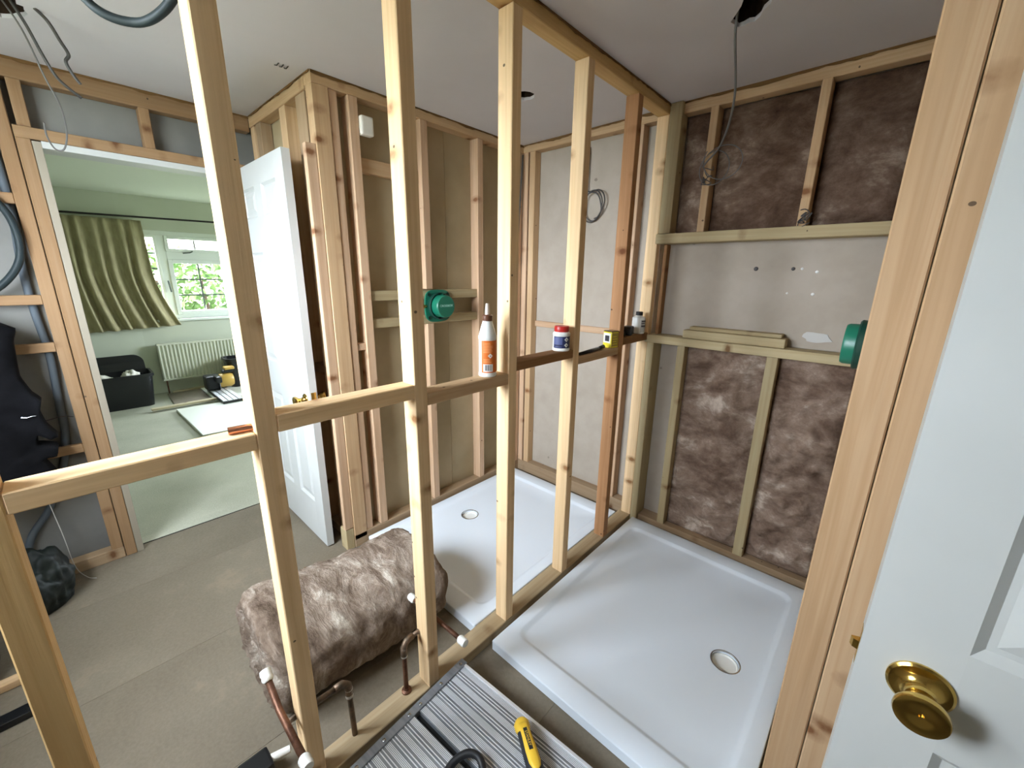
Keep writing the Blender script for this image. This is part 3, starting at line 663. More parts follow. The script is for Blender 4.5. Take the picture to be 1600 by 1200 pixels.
# ------------------------------------------------------------------ shower trays
def tray(label, x0, x1, y0, y1, wx, wy, rimx=.058, rimy=.095, ht=.047):
    t = tag(empty('shower_tray', ((x0+x1)/2, (y0+y1)/2, 0)), label, 'shower tray', 'white shower trays')
    N = 96
    def rr(x0, x1, y0, y1, r, z):
        # N points around a rounded rectangle, 24 per quadrant: corner arc of 9 and sides of 15
        out = []; cs = [(x1-r, y1-r, 0), (x0+r, y1-r, 1), (x0+r, y0+r, 2), (x1-r, y0+r, 3)]
        for q in range(4):
            cx, cy, s = cs[q]; nx, nyy, _ = cs[(q+1) % 4]
            for k in range(9): th = (s+k/8)*math.pi/2; out.append(Vector((cx+r*math.cos(th), cy+r*math.sin(th), z)))
            e0 = out[-1]; th = (s+1)*math.pi/2; e1 = Vector((nx+r*math.cos(th), nyy+r*math.sin(th), z))
            for k in range(1, 16): out.append(e0.lerp(e1, k/16))
        return out
    L = [rr(x0+.004, x1-.004, y0+.004, y1-.004, .004, .0), rr(x0, x1, y0, y1, .006, .004), rr(x0, x1, y0, y1, .006, ht-.006), rr(x0+.002, x1-.002, y0+.002, y1-.002, .006, ht-.002), rr(x0+.007, x1-.007, y0+.007, y1-.007, .008, ht)]
    a0, a1, b0, b1 = x0+rimx, x1-rimx, y0+rimy, y1-rimy
    L += [rr(a0-.012, a1+.012, b0-.012, b1+.012, .05, ht), rr(a0-.004, a1+.004, b0-.004, b1+.004, .045, ht-.002), rr(a0+.006, a1-.006, b0+.006, b1-.006, .04, ht-.010), rr(a0+.016, a1-.016, b0+.016, b1-.016, .035, ht-.0135)]
    base = L[-1]
    def circ(r, z):
        out = []
        for p in base:
            d = Vector((p.x-wx, p.y-wy, 0)).normalized(); out.append(Vector((wx+d.x*r, wy+d.y*r, z)))
        return out
    c0 = circ(.075, ht-.019)
    for f in (.25, .5, .75):
        L.append([p.lerp(q, f) for p, q in zip(base, c0)])
    L += [c0, circ(.054, ht-.0195), circ(.052, ht-.023), circ(.050, .006)]
    vs = sum(L, []); fs = [tuple(range(N)), tuple((len(L)-1)*N+k for k in range(N))]
    for i in range(len(L)-1):
        for k in range(N): fs.append((i*N+k, i*N+(k+1)%N, (i+1)*N+(k+1)%N, (i+1)*N+k))
    build(MB().add(vs, fs), 'tray_body', 'acrylic', t, auto=25)
    build(MB().lathe([(.049,.0062),(.049,.016),(.044,.018),(.040,.012),(.030,.010),(.0,.0105)], 32, (wx, wy, .0)), 'waste_seat', 'white_plastic', t, auto=35)
    build(MB().lathe([(.0535,ht-.0192),(.0495,ht-.0185),(.0485,ht-.024),(.0525,ht-.024),(.0535,ht-.0192)], 40, (wx, wy, .0), cap=False), 'waste_ring', 'chrome', t, auto=35)
    return t
tray('white shower tray in the alcove beyond the stud partition', -.962, -.080, -1.272, -.075, -.735, -.715)
tray('large white shower tray before the insulated wall', .022, .925, -1.270, -.055, .740, -.700)

# ------------------------------------------------------------------ insulation
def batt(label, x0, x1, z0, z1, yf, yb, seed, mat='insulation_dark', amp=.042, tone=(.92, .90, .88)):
    nx = max(8, int((x1-x0)/.012)); nz = max(8, int((z1-z0)/.012)); vs = []; fs = []
    for j in range(nz+1):
        for i in range(nx+1):
            x = x0+(x1-x0)*i/nx; z = z0+(z1-z0)*j/nz
            e = min(1, min(i, nx-i, j, nz-j)/3)
            p = Vector((x*5.5, z*5.5, seed*7.1)); w = Vector((noise.noise(p*.7), noise.noise(p*.7+Vector((9,0,0))), 0))*1.2
            h = noise.noise(p+w*.6)*.7 + abs(noise.noise(p*2.0+w))*.7-.2 + noise.noise(p*4.5+w)*.22 + noise.noise(p*10)*.08
            vs.append((x, yf-amp*h*e+.012*(1-e), z))
    for j in range(nz):
        for i in range(nx):
            k = j*(nx+1)+i; fs.append((k, k+1, k+nx+2, k+nx+1))
    n0 = len(vs); ring = [i for i in range(nx+1)] + [(j)*(nx+1)+nx for j in range(1, nz+1)] + [nz*(nx+1)+i for i in range(nx-1, -1, -1)] + [j*(nx+1) for j in range(nz-1, 0, -1)]
    for r in ring: vs.append((vs[r][0], yb, vs[r][2]))
    m = len(ring)
    for k in range(m): fs.append((ring[k], ring[(k+1)%m], n0+(k+1)%m, n0+k))
    fs.append(tuple(n0+k for k in range(m)))
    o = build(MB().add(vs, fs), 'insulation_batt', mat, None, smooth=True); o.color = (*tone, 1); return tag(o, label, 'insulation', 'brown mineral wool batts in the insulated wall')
batt('narrow brown wool batt in the top bay beside the partition post', .063, .187, 1.690, TP-.008, .026, .043, 1, amp=.012, tone=(.60, .54, .49))  # top bay batts tinted darker to paint in the shade up there
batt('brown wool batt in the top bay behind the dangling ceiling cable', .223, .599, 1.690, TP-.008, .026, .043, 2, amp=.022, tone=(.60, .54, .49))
batt('shade-darkened brown wool batt in the top bay against the jamb', .635, .904, 1.690, TP-.008, .028, .043, 3, amp=.016, tone=(.50, .45, .41))
batt('brown wool batt in the lower bay between the two green studs', .204, .577, .061, 1.124, .010, .043, 4, amp=.055)
batt('brown wool batt in the lower bay beneath the green shower ring', .625, .904, .061, 1.124, .010, .043, 5, amp=.055)

def roll():
    nu, nv = 72, 64; vs = []; fs = []
    y0, y1 = -1.955, -1.315; n0 = 0
    for j in range(nv+1):
        t = j/nv; y = y0+(y1-y0)*t
        rx = .225+.008*math.sin(t*5); rz = .168+.006*math.sin(t*7+1); xc = -.438+.05*(t-.5)
        e = min(1, min(t, 1-t)/.03); q = .94+.06*math.sqrt(e)
        for i in range(nu):
            th = 2*math.pi*i/nu; c, s = math.cos(th), math.sin(th)
            sx = math.copysign(abs(c)**.80, c); sz = math.copysign(abs(s)**.80, s)
            p = Vector((c*2.0, y*9, s*2.0))
            w = Vector((noise.noise(p*.8), noise.noise(p*.8+Vector((5,5,0))), noise.noise(p*.8+Vector((0,9,2)))))
            h = noise.noise(p+w*.5)*.013 + noise.noise(p*2.2+w*.5)*.009 + noise.noise(p*5)*.004
            x = xc+(rx+h)*sx*q; z = max(.006+abs(h)*.3, rz+(rz+h)*sz*q)
            vs.append((x, y+.02*noise.noise(Vector((th*1.5, t*8, 3)))*(1-e), z))
    for j in range(nv):
        for i in range(nu): fs.append((j*nu+i, j*nu+(i+1)%nu, (j+1)*nu+(i+1)%nu, (j+1)*nu+i))
    base = len(vs)
    # spiral-looking ends: concentric rings pushed in and out
    for (row, sgn, yb) in ((0, -1, y0), (nv, 1, y1)):
        prev = [row*nu+i for i in range(nu)]
        cen = Vector((sum(vs[i][0] for i in prev)/nu, yb, sum(vs[i][2] for i in prev)/nu))
        for k, (sc, dy) in enumerate(((.88, .012), (.74, -.012), (.60, .006), (.45, -.016), (.30, .002), (.12, -.010))):
            cur = []
            for i in range(nu):
                v = Vector(vs[row*nu+i]); q = cen.lerp(v, sc); q.y = yb+sgn*(dy+.012*noise.noise(Vector((i*.5, k, 1+sgn)))); vs.append(tuple(q)); cur.append(len(vs)-1)
            for i in range(nu): fs.append((prev[i], prev[(i+1)%nu], cur[(i+1)%nu], cur[i]))
            prev = cur
        fs.append(tuple(prev))
    o = build(MB().add(vs, fs), 'insulation_roll', 'insulation', None, smooth=True)
    return tag(o, 'rolled brown mineral wool insulation lying on the chipboard floor behind the partition', 'insulation roll')
roll()

# ------------------------------------------------------------------ copper pipework in the partition
def cap(parent, p, d, r=.014, L=.034):
    d = Vector(d).normalized()
    build(MB().lathe([(0,0),(r*.75,.001),(r,.006),(r*1.05,.012),(r*.95,.018),(r*1.05,.024),(r*.9,L),(0,L)], 18, Vector(p)-d*L*.35, d), 'cap', 'white_plastic', parent, auto=40)
p1 = tag(empty('copper_pipe', (-.05, -1.62, .03)), 'copper pipe elbowed through the partition stud beside the insulation roll, white capped', 'pipe', 'capped copper pipes')
build(MB().tube([(-.05,-1.622,.02), (-.05,-1.622,.16), (-.05,-1.621,.235), (-.05,-1.612,.252), (-.05,-1.598,.258)], .0085, 12), 'riser', 'copper', p1, smooth=True)
build(MB().tube([(-.05,-1.605,.258), (-.05,-1.49,.262)], .0085, 12), 'branch', 'copper_dirty', p1, smooth=True)
build(MB().tube([(-.05,-1.622,.205), (-.05,-1.622,.235), (-.05,-1.61,.255), (-.05,-1.585,.259)], .0115, 12), 'elbow', 'copper_dirty', p1, smooth=True)
build(MB().tube([(-.185,-1.49,.263), (.098,-1.49,.275)], .0078, 12), 'cross_pipe', 'copper', p1, smooth=True)
build(MB().lathe([(.0,0),(.011,.0),(.0115,.004),(.009,.008)], 14, (-.05,-1.622,.198)), 'solder_ring', 'solder', p1, auto=40)
build(MB().lathe([(.017,0),(.017,.006),(.010,.010),(.010,.016)], 14, (-.05,-1.622,.045)), 'floor_collar', 'copper', p1, auto=40)
cap(p1, (.098,-1.49,.275), (1,0,.04)); cap(p1, (-.185,-1.49,.263), (-1,0,-.04))
p2 = tag(empty('copper_pipe', (-.05, -1.81, .03)), 'copper pipe elbowed through the partition stud nearest the doorway, white capped', 'pipe', 'capped copper pipes')
build(MB().tube([(-.05,-1.813,.02), (-.05,-1.817,.22), (-.05,-1.822,.255), (-.05,-1.835,.268)], .0085, 12), 'riser', 'copper_dirty', p2, smooth=True)
build(MB().tube([(-.05,-1.828,.268), (-.05,-2.0,.275)], .0085, 12), 'branch', 'copper_dirty', p2, smooth=True)
build(MB().tube([(-.05,-1.817,.215), (-.05,-1.818,.25), (-.05,-1.834,.268), (-.05,-1.858,.269)], .0115, 12), 'elbow', 'copper_dirty', p2, smooth=True)
build(MB().tube([(-.13,-2.0,.365), (-.06,-2.0,.32), (.10,-2.0,.318)], .0092, 12), 'cross_pipe', 'copper', p2, smooth=True)
for z in (.205, .232): build(MB().lathe([(.0,0),(.0115,.0),(.012,.003),(.009,.007)], 14, (-.05,-1.817,z)), 'solder_ring', 'solder', p2, auto=40)
cap(p2, (.112,-2.0,.318), (1,0,0), .0145); cap(p2, (-.135,-2.0,.370), (-1,0,.6), .0145)

# ------------------------------------------------------------------ aluminium work platform
pf = tag(empty('work_platform', (.5, -1.75, 0)), 'ribbed aluminium work platform lying on the floor before the large tray', 'platform')
PZ = .085
def rib_tread(y0, y1):
    t = slab(pf, 'tread', .05, .98, y0, y1, PZ-.03, PZ-.001, 'aluminium', .001)
    mb = MB(); w = (y1-y0); mb2 = MB()
    for g in range(5):
        c = y0+w*(.06+.22*g)
        for k in range(-2, 3): mb.box(.052, .978, c+k*.0040-.0008, c+k*.0040+.0008, PZ-.001, PZ+.0006)
        if g < 4:
            for d in (.40, .60): mb2.box(.052, .978, c+w*.22*d-.0012, c+w*.22*d+.0012, PZ-.001, PZ+.0014)
    build(mb, 'fine_ribs', 'aluminium_bright', t); build(mb2, 'grip_ribs', 'aluminium_bright', t)
rib_tread(-1.648, -1.442); rib_tread(-1.878, -1.668)
for y in (-1.440, -1.880): slab(pf, 'side_rail', .03, 1.0, y-.004, y+.006, PZ-.055, PZ+.004, 'aluminium_bright', .0015)
slab(pf, 'centre_gap', .052, .98, -1.667, -1.649, PZ-.03, PZ-.016, 'black_gap')
slab(pf, 'end_cap', .024, .052, -1.892, -1.428, PZ-.05, PZ+.006, 'aluminium', .003); slab(pf, 'end_cap', .98, 1.008, -1.892, -1.428, PZ-.05, PZ+.006, 'aluminium', .003)
for y in (-1.45, -1.545, -1.635, -1.68, -1.775, -1.868): build(MB().lathe([(.006,0),(.0055,.002),(.003,.0035),(0,.004)], 12, (.040, y, PZ+.006)), 'rivet', 'chrome', pf, auto=40)
for (x, y) in ((.10, -1.47), (.10, -1.85), (.92, -1.47), (.92, -1.85)): slab(pf, 'foot', x-.02, x+.02, y-.015, y+.015, 0, PZ-.028, 'rubber_black', .004)

pf.rotation_euler = (0, 0, .07); pf.location = Vector(pf.location)+Vector((.022, .033, 0))
def handle_tool():
    t = tag(empty('hand_saw', (.36, -1.47, PZ)), 'tool with yellow and black rubber handle resting on the aluminium platform', 'hand tool')
    a = Vector((.338, -1.456, PZ+.027)); b = Vector((.560, -1.585, PZ+.029)); d = (b-a).normalized(); n = Vector((0,0,1)); s = d.cross(n)
    def body(f0, f1, prof, name, mat, k=1.0, lift=0):
        vs = []; fs = []; seg = 16
        for (f, rw, rh) in prof:
            c = a.lerp(b, f)+n*lift
            for q in range(seg): th = 2*math.pi*q/seg; vs.append(c+s*rw*k*math.cos(th)+n*rh*k*math.sin(th))
        m = len(prof)
        for i in range(m-1):
            for q in range(seg): fs.append((i*seg+q, i*seg+(q+1)%seg, (i+1)*seg+(q+1)%seg, (i+1)*seg+q))
        fs.append(tuple(range(seg))); fs.append(tuple((m-1)*seg+q for q in range(seg)))
        return build(MB().add(vs, fs), name, mat, t, smooth=True)
    body(0, 1, [(.10,.019,.018),(.16,.021,.020),(.35,.0235,.023),(.55,.025,.023),(.75,.0245,.022),(1.0,.023,.021)], 'grip', 'handle_black')
    body(0, 1, [(0,.009,.009),(.015,.018,.018),(.05,.0245,.0235),(.10,.0245,.0235),(.15,.0205,.0215),(.19,.018,.020)], 'butt', 'yellow_handle')
    vs = []; prof = [(.10,.012),(.14,.014),(.25,.014),(.40,.0165),(.52,.0165),(.58,.012),(.61,.003)]
    L = []
    for f, hw in prof:
        c = a.lerp(b, f); r = .0225
        L.append([c+s*u*hw+n*(r*math.sqrt(max(0,1-(u*hw/.026)**2))+.0018) for u in (-1,-.5,0,.5,1)])
    vs = sum(L, []); fs = []
    for i in range(len(L)-1):
        for q in range(4): fs.append((i*5+q, i*5+q+1, (i+1)*5+q+1, (i+1)*5+q))
    o = build(MB().add(vs, fs), 'inlay', 'yellow_handle', t, smooth=True); m = o.modifiers.new('t', 'SOLIDIFY'); m.thickness = .003
    pl = MB(); c0 = a.lerp(b, .17)+n*.0262; c1 = a.lerp(b, .41)+n*.0262
    pl.prism([c0-s*.006, c0+s*.006, c1+s*.006, c1-s*.006], n*.0014); plate = build(pl, 'name_plate', 'handle_black', t, bevel=.0006)
    cu = bpy.data.curves.new('lettering', 'FONT'); cu.body = 'STANLEY'; cu.size = .0105; cu.align_x = 'CENTER'; cu.align_y = 'CENTER'; cu.extrude = .0002
    to = bpy.data.objects.new('lettering', cu); C.objects.link(to); dg = bpy.context.evaluated_depsgraph_get(); dg.update()
    me = bpy.data.meshes.new_from_object(to.evaluated_get(dg)); bpy.data.objects.remove(to); me.materials.append(MATS['yellow_handle'])
    to = bpy.data.objects.new('lettering', me); C.objects.link(to); mid = (c0+c1)/2+n*.0016
    to.parent = t; to.location = mid - wloc(t); nn = d.cross(-s)
    to.rotation_euler = Matrix((d, -s, nn)).transposed().to_euler() if nn.z > 0 else Matrix((d, s, n)).transposed().to_euler()
    ml = MB(); c = b
    ml.prism([c+n*.001-s*.012, c+n*.001+s*.012, c+d*.03+s*.016, c+d*.20+s*.010, c+d*.20-s*.010, c+d*.03-s*.016], n*.0015); build(ml, 'blade', 'chrome', t)
handle_tool()
strap = MB(); sp_ = []
for k in range(25):
    q = k/24; th = math.pi*(1.05-1.10*q); sp_.append((.285+.070*math.cos(th)*.9+.05*q, -1.640-.02*q+.055*math.sin(th)*.55+.0, PZ+.012+.045*math.sin(math.pi*q)))
sp_ = [(.33, -1.80, PZ+.013), (.29, -1.74, PZ+.013)] + [(.272,-1.690,PZ+.016), (.276,-1.655,PZ+.024), (.294,-1.628,PZ+.030), (.322,-1.617,PZ+.028), (.352,-1.630,PZ+.022), (.378,-1.665,PZ+.014), (.41,-1.72,PZ+.013), (.47,-1.78,PZ+.013)]
def smoothpath(pts, n=8):
    P = [Vector(p) for p in pts]; out = []
    for i in range(len(P)-1):
        p0 = P[max(i-1,0)]; p1 = P[i]; p2 = P[i+1]; p3 = P[min(i+2,len(P)-1)]
        for k in range(n):
            t = k/n; out.append(.5*((2*p1)+(p2-p0)*t+(2*p0-5*p1+4*p2-p3)*t*t+(3*p1-p0-3*p2+p3)*t**3))
    out.append(P[-1]); return out
tag(build(MB().tube(smoothpath(sp_), .0108, 12), 'rubber_hose', 'rubber_black', None, smooth=True), 'black rubber hose curled over the aluminium platform', 'hose')

# ------------------------------------------------------------------ bottles and pots on the noggins
def ang_patch(mb, r, z0, z1, a0, a1, o, n=16, t=.0006):
    o = Vector(o)
    vs = []; fs = []
    for rr in (r, r+t):
        for i in range(n+1):
            th = a0+(a1-a0)*i/n
            for z in (z0, z1): vs.append(o+Vector((rr*math.cos(th), rr*math.sin(th), z)))
    m = 2*(n+1)
    for i in range(n):
        k = 2*i; fs += [(k, k+2, k+3, k+1), (m+k, m+k+1, m+k+3, m+k+2), (k, m+k, m+k+2, k+2), (k+1, k+3, m+k+3, m+k+1)]
    fs += [(0,1,m+1,m), (2*n, m+2*n, m+2*n+1, 2*n+1)]
    return mb.add(vs, fs)
def diamond(o, r, th, z, s, name, mat, parent, off=.0012):
    mb = MB(); o = Vector(o); da = s/r
    P = lambda dt, dz: o+Vector(((r+off)*math.cos(th+dt), (r+off)*math.sin(th+dt), z+dz))
    mb.prism([P(-da,0), P(0,-s), P(da,0), P(0,s)], Vector((math.cos(th), math.sin(th), 0))*.0006); return build(mb, name, mat, parent)
CA = -math.radians(44)
bo = Vector((-.031, -1.240, 1.1325)); bt = tag(empty('glue_bottle', bo), 'white glue bottle with orange label and pointed nozzle on the noggin', 'bottle')
r = .031
build(MB().lathe([(r*.9,0),(r,.003),(r,.012),(r*.96,.014),(r*.96,.128),(r,.131),(r,.138),(r*.8,.160),(r*.56,.186),(r*.50,.192)], 36, bo), 'body', 'white_plastic', bt, auto=30)
build(MB().lathe([(.0165,.190),(.0175,.194),(.0175,.208),(.014,.211),(.0,.211)], 24, bo), 'collar', 'brown_cap', bt, auto=30)
build(MB().lathe([(.008,.209),(.0085,.220),(.0065,.240),(.0055,.247),(.0,.248)], 16, bo), 'nozzle', 'clear_nozzle', bt, auto=40)
lb = build(ang_patch(MB(), r*.962, .016, .126, CA-.72, CA+2.0, bo, 30), 'label', 'orange_label', bt)
build(ang_patch(MB(), r*.985, .020, .046, CA-.50, CA+.62, bo), 'barcode_panel', 'white_plastic', lb); build(ang_patch(MB(), r*1.01, .024, .044, CA-.30, CA+.42, bo), 'barcode', 'barcode', lb)
diamond(bo, r*.985, CA+.30, .075, .0085, 'hazard_diamond', 'white_plastic', lb); diamond(bo, r*1.01, CA+.30, .075, .0022, 'hazard_mark', 'red_cap', lb, .0022)
random.seed(3)
for i in range(7): build(ang_patch(MB(), r*.983, .086+i*.0052, .0876+i*.0052, CA-.45, CA+.3+random.uniform(0, .5), bo, 8, .0003), 'print_line', 'orange_print', lb)
for i in range(3): build(ang_patch(MB(), r*.983, .052+i*.005, .0536+i*.005, CA-.45, CA+.2+random.uniform(0, .3), bo, 8, .0003), 'print_line', 'orange_print', lb)

CB = math.atan2(-2.2+.815, .96+.03)
jo = Vector((-.028, -.815, 1.1705)); jt = tag(empty('flux_jar', jo), 'white jar with navy label and red screw cap on the noggin', 'jar')
r = .036
build(MB().lathe([(r*.93,0),(r,.003),(r,.010),(r*.965,.012),(r*.965,.062),(r,.065),(r,.072),(r*.86,.078),(r*.80,.080)], 36, jo), 'body', 'white_plastic', jt, auto=30)
build(MB().lathe([(r*.82,.078),(r*.84,.080),(r*.84,.098),(r*.78,.102),(0,.102)], 30, jo), 'cap', 'red_cap', jt, auto=35)
lb = build(ang_patch(MB(), r*.967, .013, .061, CB-1.0, CB+1.6, jo, 30), 'label', 'navy_label', jt)
build(ang_patch(MB(), r*.985, .028, .058, CB-.9, CB+.15, jo), 'print_panel', 'navy_light', lb); build(ang_patch(MB(), r*.985, .017, .020, CB-.8, CB+.1, jo), 'print_line', 'navy_light', lb)
for z in (.049, .026):
    diamond(jo, r*.985, CB+.62, z, .0095, 'hazard_diamond', 'white_plastic', lb); diamond(jo, r*1.01, CB+.62, z, .003, 'hazard_mark', 'print_dark', lb, .0022)
CD = math.atan2(-2.2+.39, .96+.03)
to_ = Vector((-.028, -.400, 1.1345)); tt = tag(empty('yellow_tin', to_), 'small rectangular yellow tin on the noggin by the dark stud', 'tin')
def rbox(o, hx, hy, z0, z1, rot):
    M = Matrix.Rotation(rot, 3, 'Z'); mb = MB().box(-hx, hx, -hy, hy, z0, z1); mb.v = [tuple(Vector(o)+M@Vector(v)) for v in mb.v]; return mb
rt = -.22
build(rbox(to_, .026, .026, 0, .078, rt), 'body', 'yellow_tin', tt, bevel=.004); build(rbox(to_, .0255, .0255, .0782, .083, rt), 'rim', 'tin_metal', tt, bevel=.002)
def rpanel(o, rot, face, u0, u1, z0, z1, h, name, mat, parent):
    M = Matrix.Rotation(rot, 3, 'Z')
    if face == '-y': mb = MB().box(u0, u1, -h-.0008, -h, z0, z1)
    else: mb = MB().box(h, h+.0008, u0, u1, z0, z1)
    mb.v = [tuple(Vector(o)+M@Vector(v)) for v in mb.v]; return build(mb, name, mat, parent)
rpanel(to_, rt, '-y', -.022, .022, .024, .072, .026, 'label', 'white_plastic', tt); rpanel(to_, rt, '-y', -.012, .014, .032, .060, .0268, 'print_block', 'print_dark', tt)
rpanel(to_, rt, '+x', -.022, .022, .008, .072, .026, 'side_panel', 'gold_tin', tt)
for i in range(4): rpanel(to_, rt, '+x', -.016, .016-.006*(i % 2), .018+i*.012, .021+i*.012, .0268, 'print_line', 'yellow_tin', tt)
br = tag(empty('paint_brush', (-.03, -.60, 1.135)), 'thin black brush lying on the noggin before the yellow tin', 'brush')
build(MB().tube([(-.012,-.70,1.141), (-.016,-.60,1.142), (-.022,-.52,1.143)], [.006,.009,.008], 10), 'handle', 'black_plastic', br, smooth=True)
build(MB().tube([(-.022,-.52,1.143), (-.026,-.47,1.146)], [.008,.010], 10), 'bristles', 'rubber_black', br, smooth=True)
bk = tag(empty('tape_measure', (-.03, -.235, 1.179)), 'black tape measure on the noggin beside the white bottle', 'tape measure')
build(rbox((-.028,-.225,1.179), .026, .032, 0, .046, .3), 'body', 'rubber_black', bk, bevel=.010); build(rbox((-.028,-.272,1.179), .012, .014, 0, .020, .3), 'nose', 'black_plastic', bk, bevel=.003)
wo = Vector((-.026, -.115, 1.1785)); wt = tag(empty('white_bottle', wo), 'squat white bottle with dark cap at the end of the noggin', 'bottle')
r = .034
build(MB().lathe([(r*.92,0),(r,.003),(r,.078),(r*.96,.084),(r*.5,.094),(r*.46,.098)], 32, wo), 'body', 'white_plastic', wt, auto=30)
build(MB().lathe([(.018,.096),(.0185,.099),(.0185,.113),(.016,.115),(0,.115)], 24, wo), 'cap', 'rubber_black', wt, auto=35)
CE = math.atan2(-2.2+.115, .99); lb = build(ang_patch(MB(), r*1.004, .008, .074, CE+.35, CE+1.5, wo, 14), 'label', 'cable_white', wt)
for z0, z1, q in ((.062,.070,.9), (.052,.058,.7), (.036,.046,1.1)): build(ang_patch(MB(), r*1.03, z0, z1, CE+.45, CE+.45+q, wo, 8), 'print_bar', 'print_dark', lb)

ct = tag(build(MB().lathe([(.0085,0),(.0085,.056),(.0068,.056),(.0068,0),(.0085,0)], 16, (-.030,-2.010,1.1412), (.15,1,0), cap=False), 'pipe_offcut', 'copper_bright', None, auto=40), 'short copper pipe offcut lying on the noggin against the tall stud', 'pipe offcut')

of = tag(timber(None, 'timber_offcut', .185, .640, -.035, .030, 1.169, 1.210, GREEN), 'greenish timber offcut lying along the lower wall rail', 'timber offcut')
of2 = tag(timber(None, 'timber_offcut', .21, .62, -.018, .040, 1.211, 1.228, GREEN), 'thin timber batten lying on top of the rail offcut', 'timber offcut')

# ------------------------------------------------------------------ green shower valve boxes
def valve(name, label, c, ax, s=1.0, text=None, r=.078, cap_r=.062, dep=.085):
    c = Vector(c); ax = Vector(ax)
    v = tag(empty(name, c), label, 'shower valve', 'green shower valve boxes')
    u = Vector((0,1,0)); w = Vector((0,0,1))
    # scalloped back plate
    pl = []
    for k in range(64):
        th = 2*math.pi*k/64; q = 1+.16*abs(math.cos(2*th+math.pi/2))**3
        pl.append(c+u*r*q*math.cos(th)+w*r*q*math.sin(th))
    build(MB().prism(pl, ax*.010), 'flange', 'green_plastic', v, bevel=.002)
    for k in range(4):
        th = math.pi/4+k*math.pi/2; p = c+u*r*1.0*math.cos(th)+w*r*1.0*math.sin(th)
        build(MB().lathe([(.011,.009),(.011,.014),(.006,.014),(.006,.0105),(0,.0105)], 14, p, ax), 'screw_boss', 'green_dark', v, auto=35)
    build(MB().lathe([(cap_r*1.02,.010),(cap_r*1.05,.030),(cap_r*.98,.034),(cap_r*.97,.012),(0,.012)], 36, c, ax), 'collar', 'green_dark', v, auto=35)
    build(MB().lathe([(cap_r*.86,.013),(cap_r*.86,dep-.007),(cap_r*.80,dep-.001),(cap_r*.5,dep),(0,dep)], 40, c, ax), 'dust_cap', 'green_plastic', v, auto=35)
    for k in range(10):
        th = 2*math.pi*k/10; p = c+(u*math.cos(th)+w*math.sin(th))*cap_r*.94
        build(MB().tube([p+ax*.013, p+ax*.030], .0045, 8), 'rib', 'green_plastic', v)
    build(MB().tube([c-u*(r+.020)+ax*.004, c-u*(r-.01)+ax*.004], .011, 12), 'inlet', 'brass', v, smooth=True)
    if text:
        cu = bpy.data.curves.new('lettering', 'FONT'); cu.body = text; cu.size = .018; cu.align_x = 'CENTER'; cu.align_y = 'CENTER'; cu.extrude = .0004
        to = bpy.data.objects.new('lettering', cu); C.objects.link(to); dg = bpy.context.evaluated_depsgraph_get(); dg.update()
        me = bpy.data.meshes.new_from_object(to.evaluated_get(dg)); bpy.data.objects.remove(to); me.materials.append(MATS['green_print'])
        to = bpy.data.objects.new('lettering', me); C.objects.link(to); to.parent = v; to.location = ax*(dep+.0005)+w*.004
        to.rotation_euler = (math.pi/2, 0, math.pi/2)
    return v
valve('shower_valve', 'round green shower valve box screwed to the alcove wall noggins', (-.987, -.722, 1.295), (1,0,0), 1, 'CROSSBOX', .092, .074)
valve('shower_valve', 'round green shower valve box seen edge-on beside the pine jamb', (.944, -.750, 1.302), (-1,0,0), 1, None, .050, .064, .062)

# ------------------------------------------------------------------ cables, conduit, junction block
def cable(name, label, pts, r, mat, n=8, cat='cable'):
    return tag(build(MB().tube(smoothpath(pts, n), r, 8), name, mat, None, smooth=True), label, cat)
cable('ceiling_cable', 'grey cable hanging from the ragged ceiling hole over the large tray', [(.43,-.575,H+.05), (.425,-.56,2.24), (.41,-.44,2.12), (.36,-.30,2.06), (.285,-.15,2.02), (.215,-.075,1.99), (.19,-.05,1.975)], .0042, 'cable_grey', 12)
cp = []
for k in range(30):
    th = k*.42; cp.append((.255+.075*math.cos(th+2.4)+.03*math.sin(k*.2), -.045-.012*math.sin(th*.5), 1.99+.075*math.sin(th+2.4)-.001*k))
cable('cable_coil', 'loose coil of thin grey wire against the insulation in the top bay', cp, .0020, 'cable_grey', 3)
for i, (x, z, n) in enumerate(((.21, 1.96, 5), (.62, 1.745, 5))):
    q = []
    random.seed(20+i)
    for k in range(n*3): q.append((x+random.uniform(-.02,.03), -.036-random.uniform(0,.014), z-.004*k+random.uniform(-.022,.022)))
    cable('wire_ends', ('tangled dark wire ends tied around the top bay stud beside the ceiling cable', 'tangled dark wire ends at the foot of the top bay middle stud')[i], q, .002, 'cable_dark', 5)
cq = [(-.505,.055,2.20), (-.503,.050,2.08), (-.502,.045,1.97)]
for k in range(38):
    th = math.pi/2-k*.42; rr = .085-.0007*k+.012*math.sin(k*.9); cq.append((-.455+rr*math.cos(th), .038-.010*math.sin(k*.5), 1.875+rr*math.sin(th)))
cable('cable_coil', 'coil of dark grey cable hung on the alcove back wall board', cq, .0036, 'cable_dark', 5)
cable('thick_cable', 'thick dark teal cable looping down from the ceiling above the partition', [(-.46,-2.12,H-.005), (-.42,-2.09,2.10), (-.385,-2.045,2.005), (-.345,-1.985,1.985), (-.28,-1.945,2.00), (-.215,-1.915,2.045), (-.17,-1.88,2.12), (-.14,-1.84,H-.005)], .009, 'cable_teal', 10)
cable('hanging_cable', 'grey cable dangling from the ceiling hole beside the doorway, longest of three', [(-1.30,-2.15,H+.05), (-1.30,-2.118,2.25), (-1.30,-2.098,2.18), (-1.30,-2.078,2.12), (-1.31,-2.058,2.095), (-1.32,-2.02,2.066)], .0045, 'cable_dark')
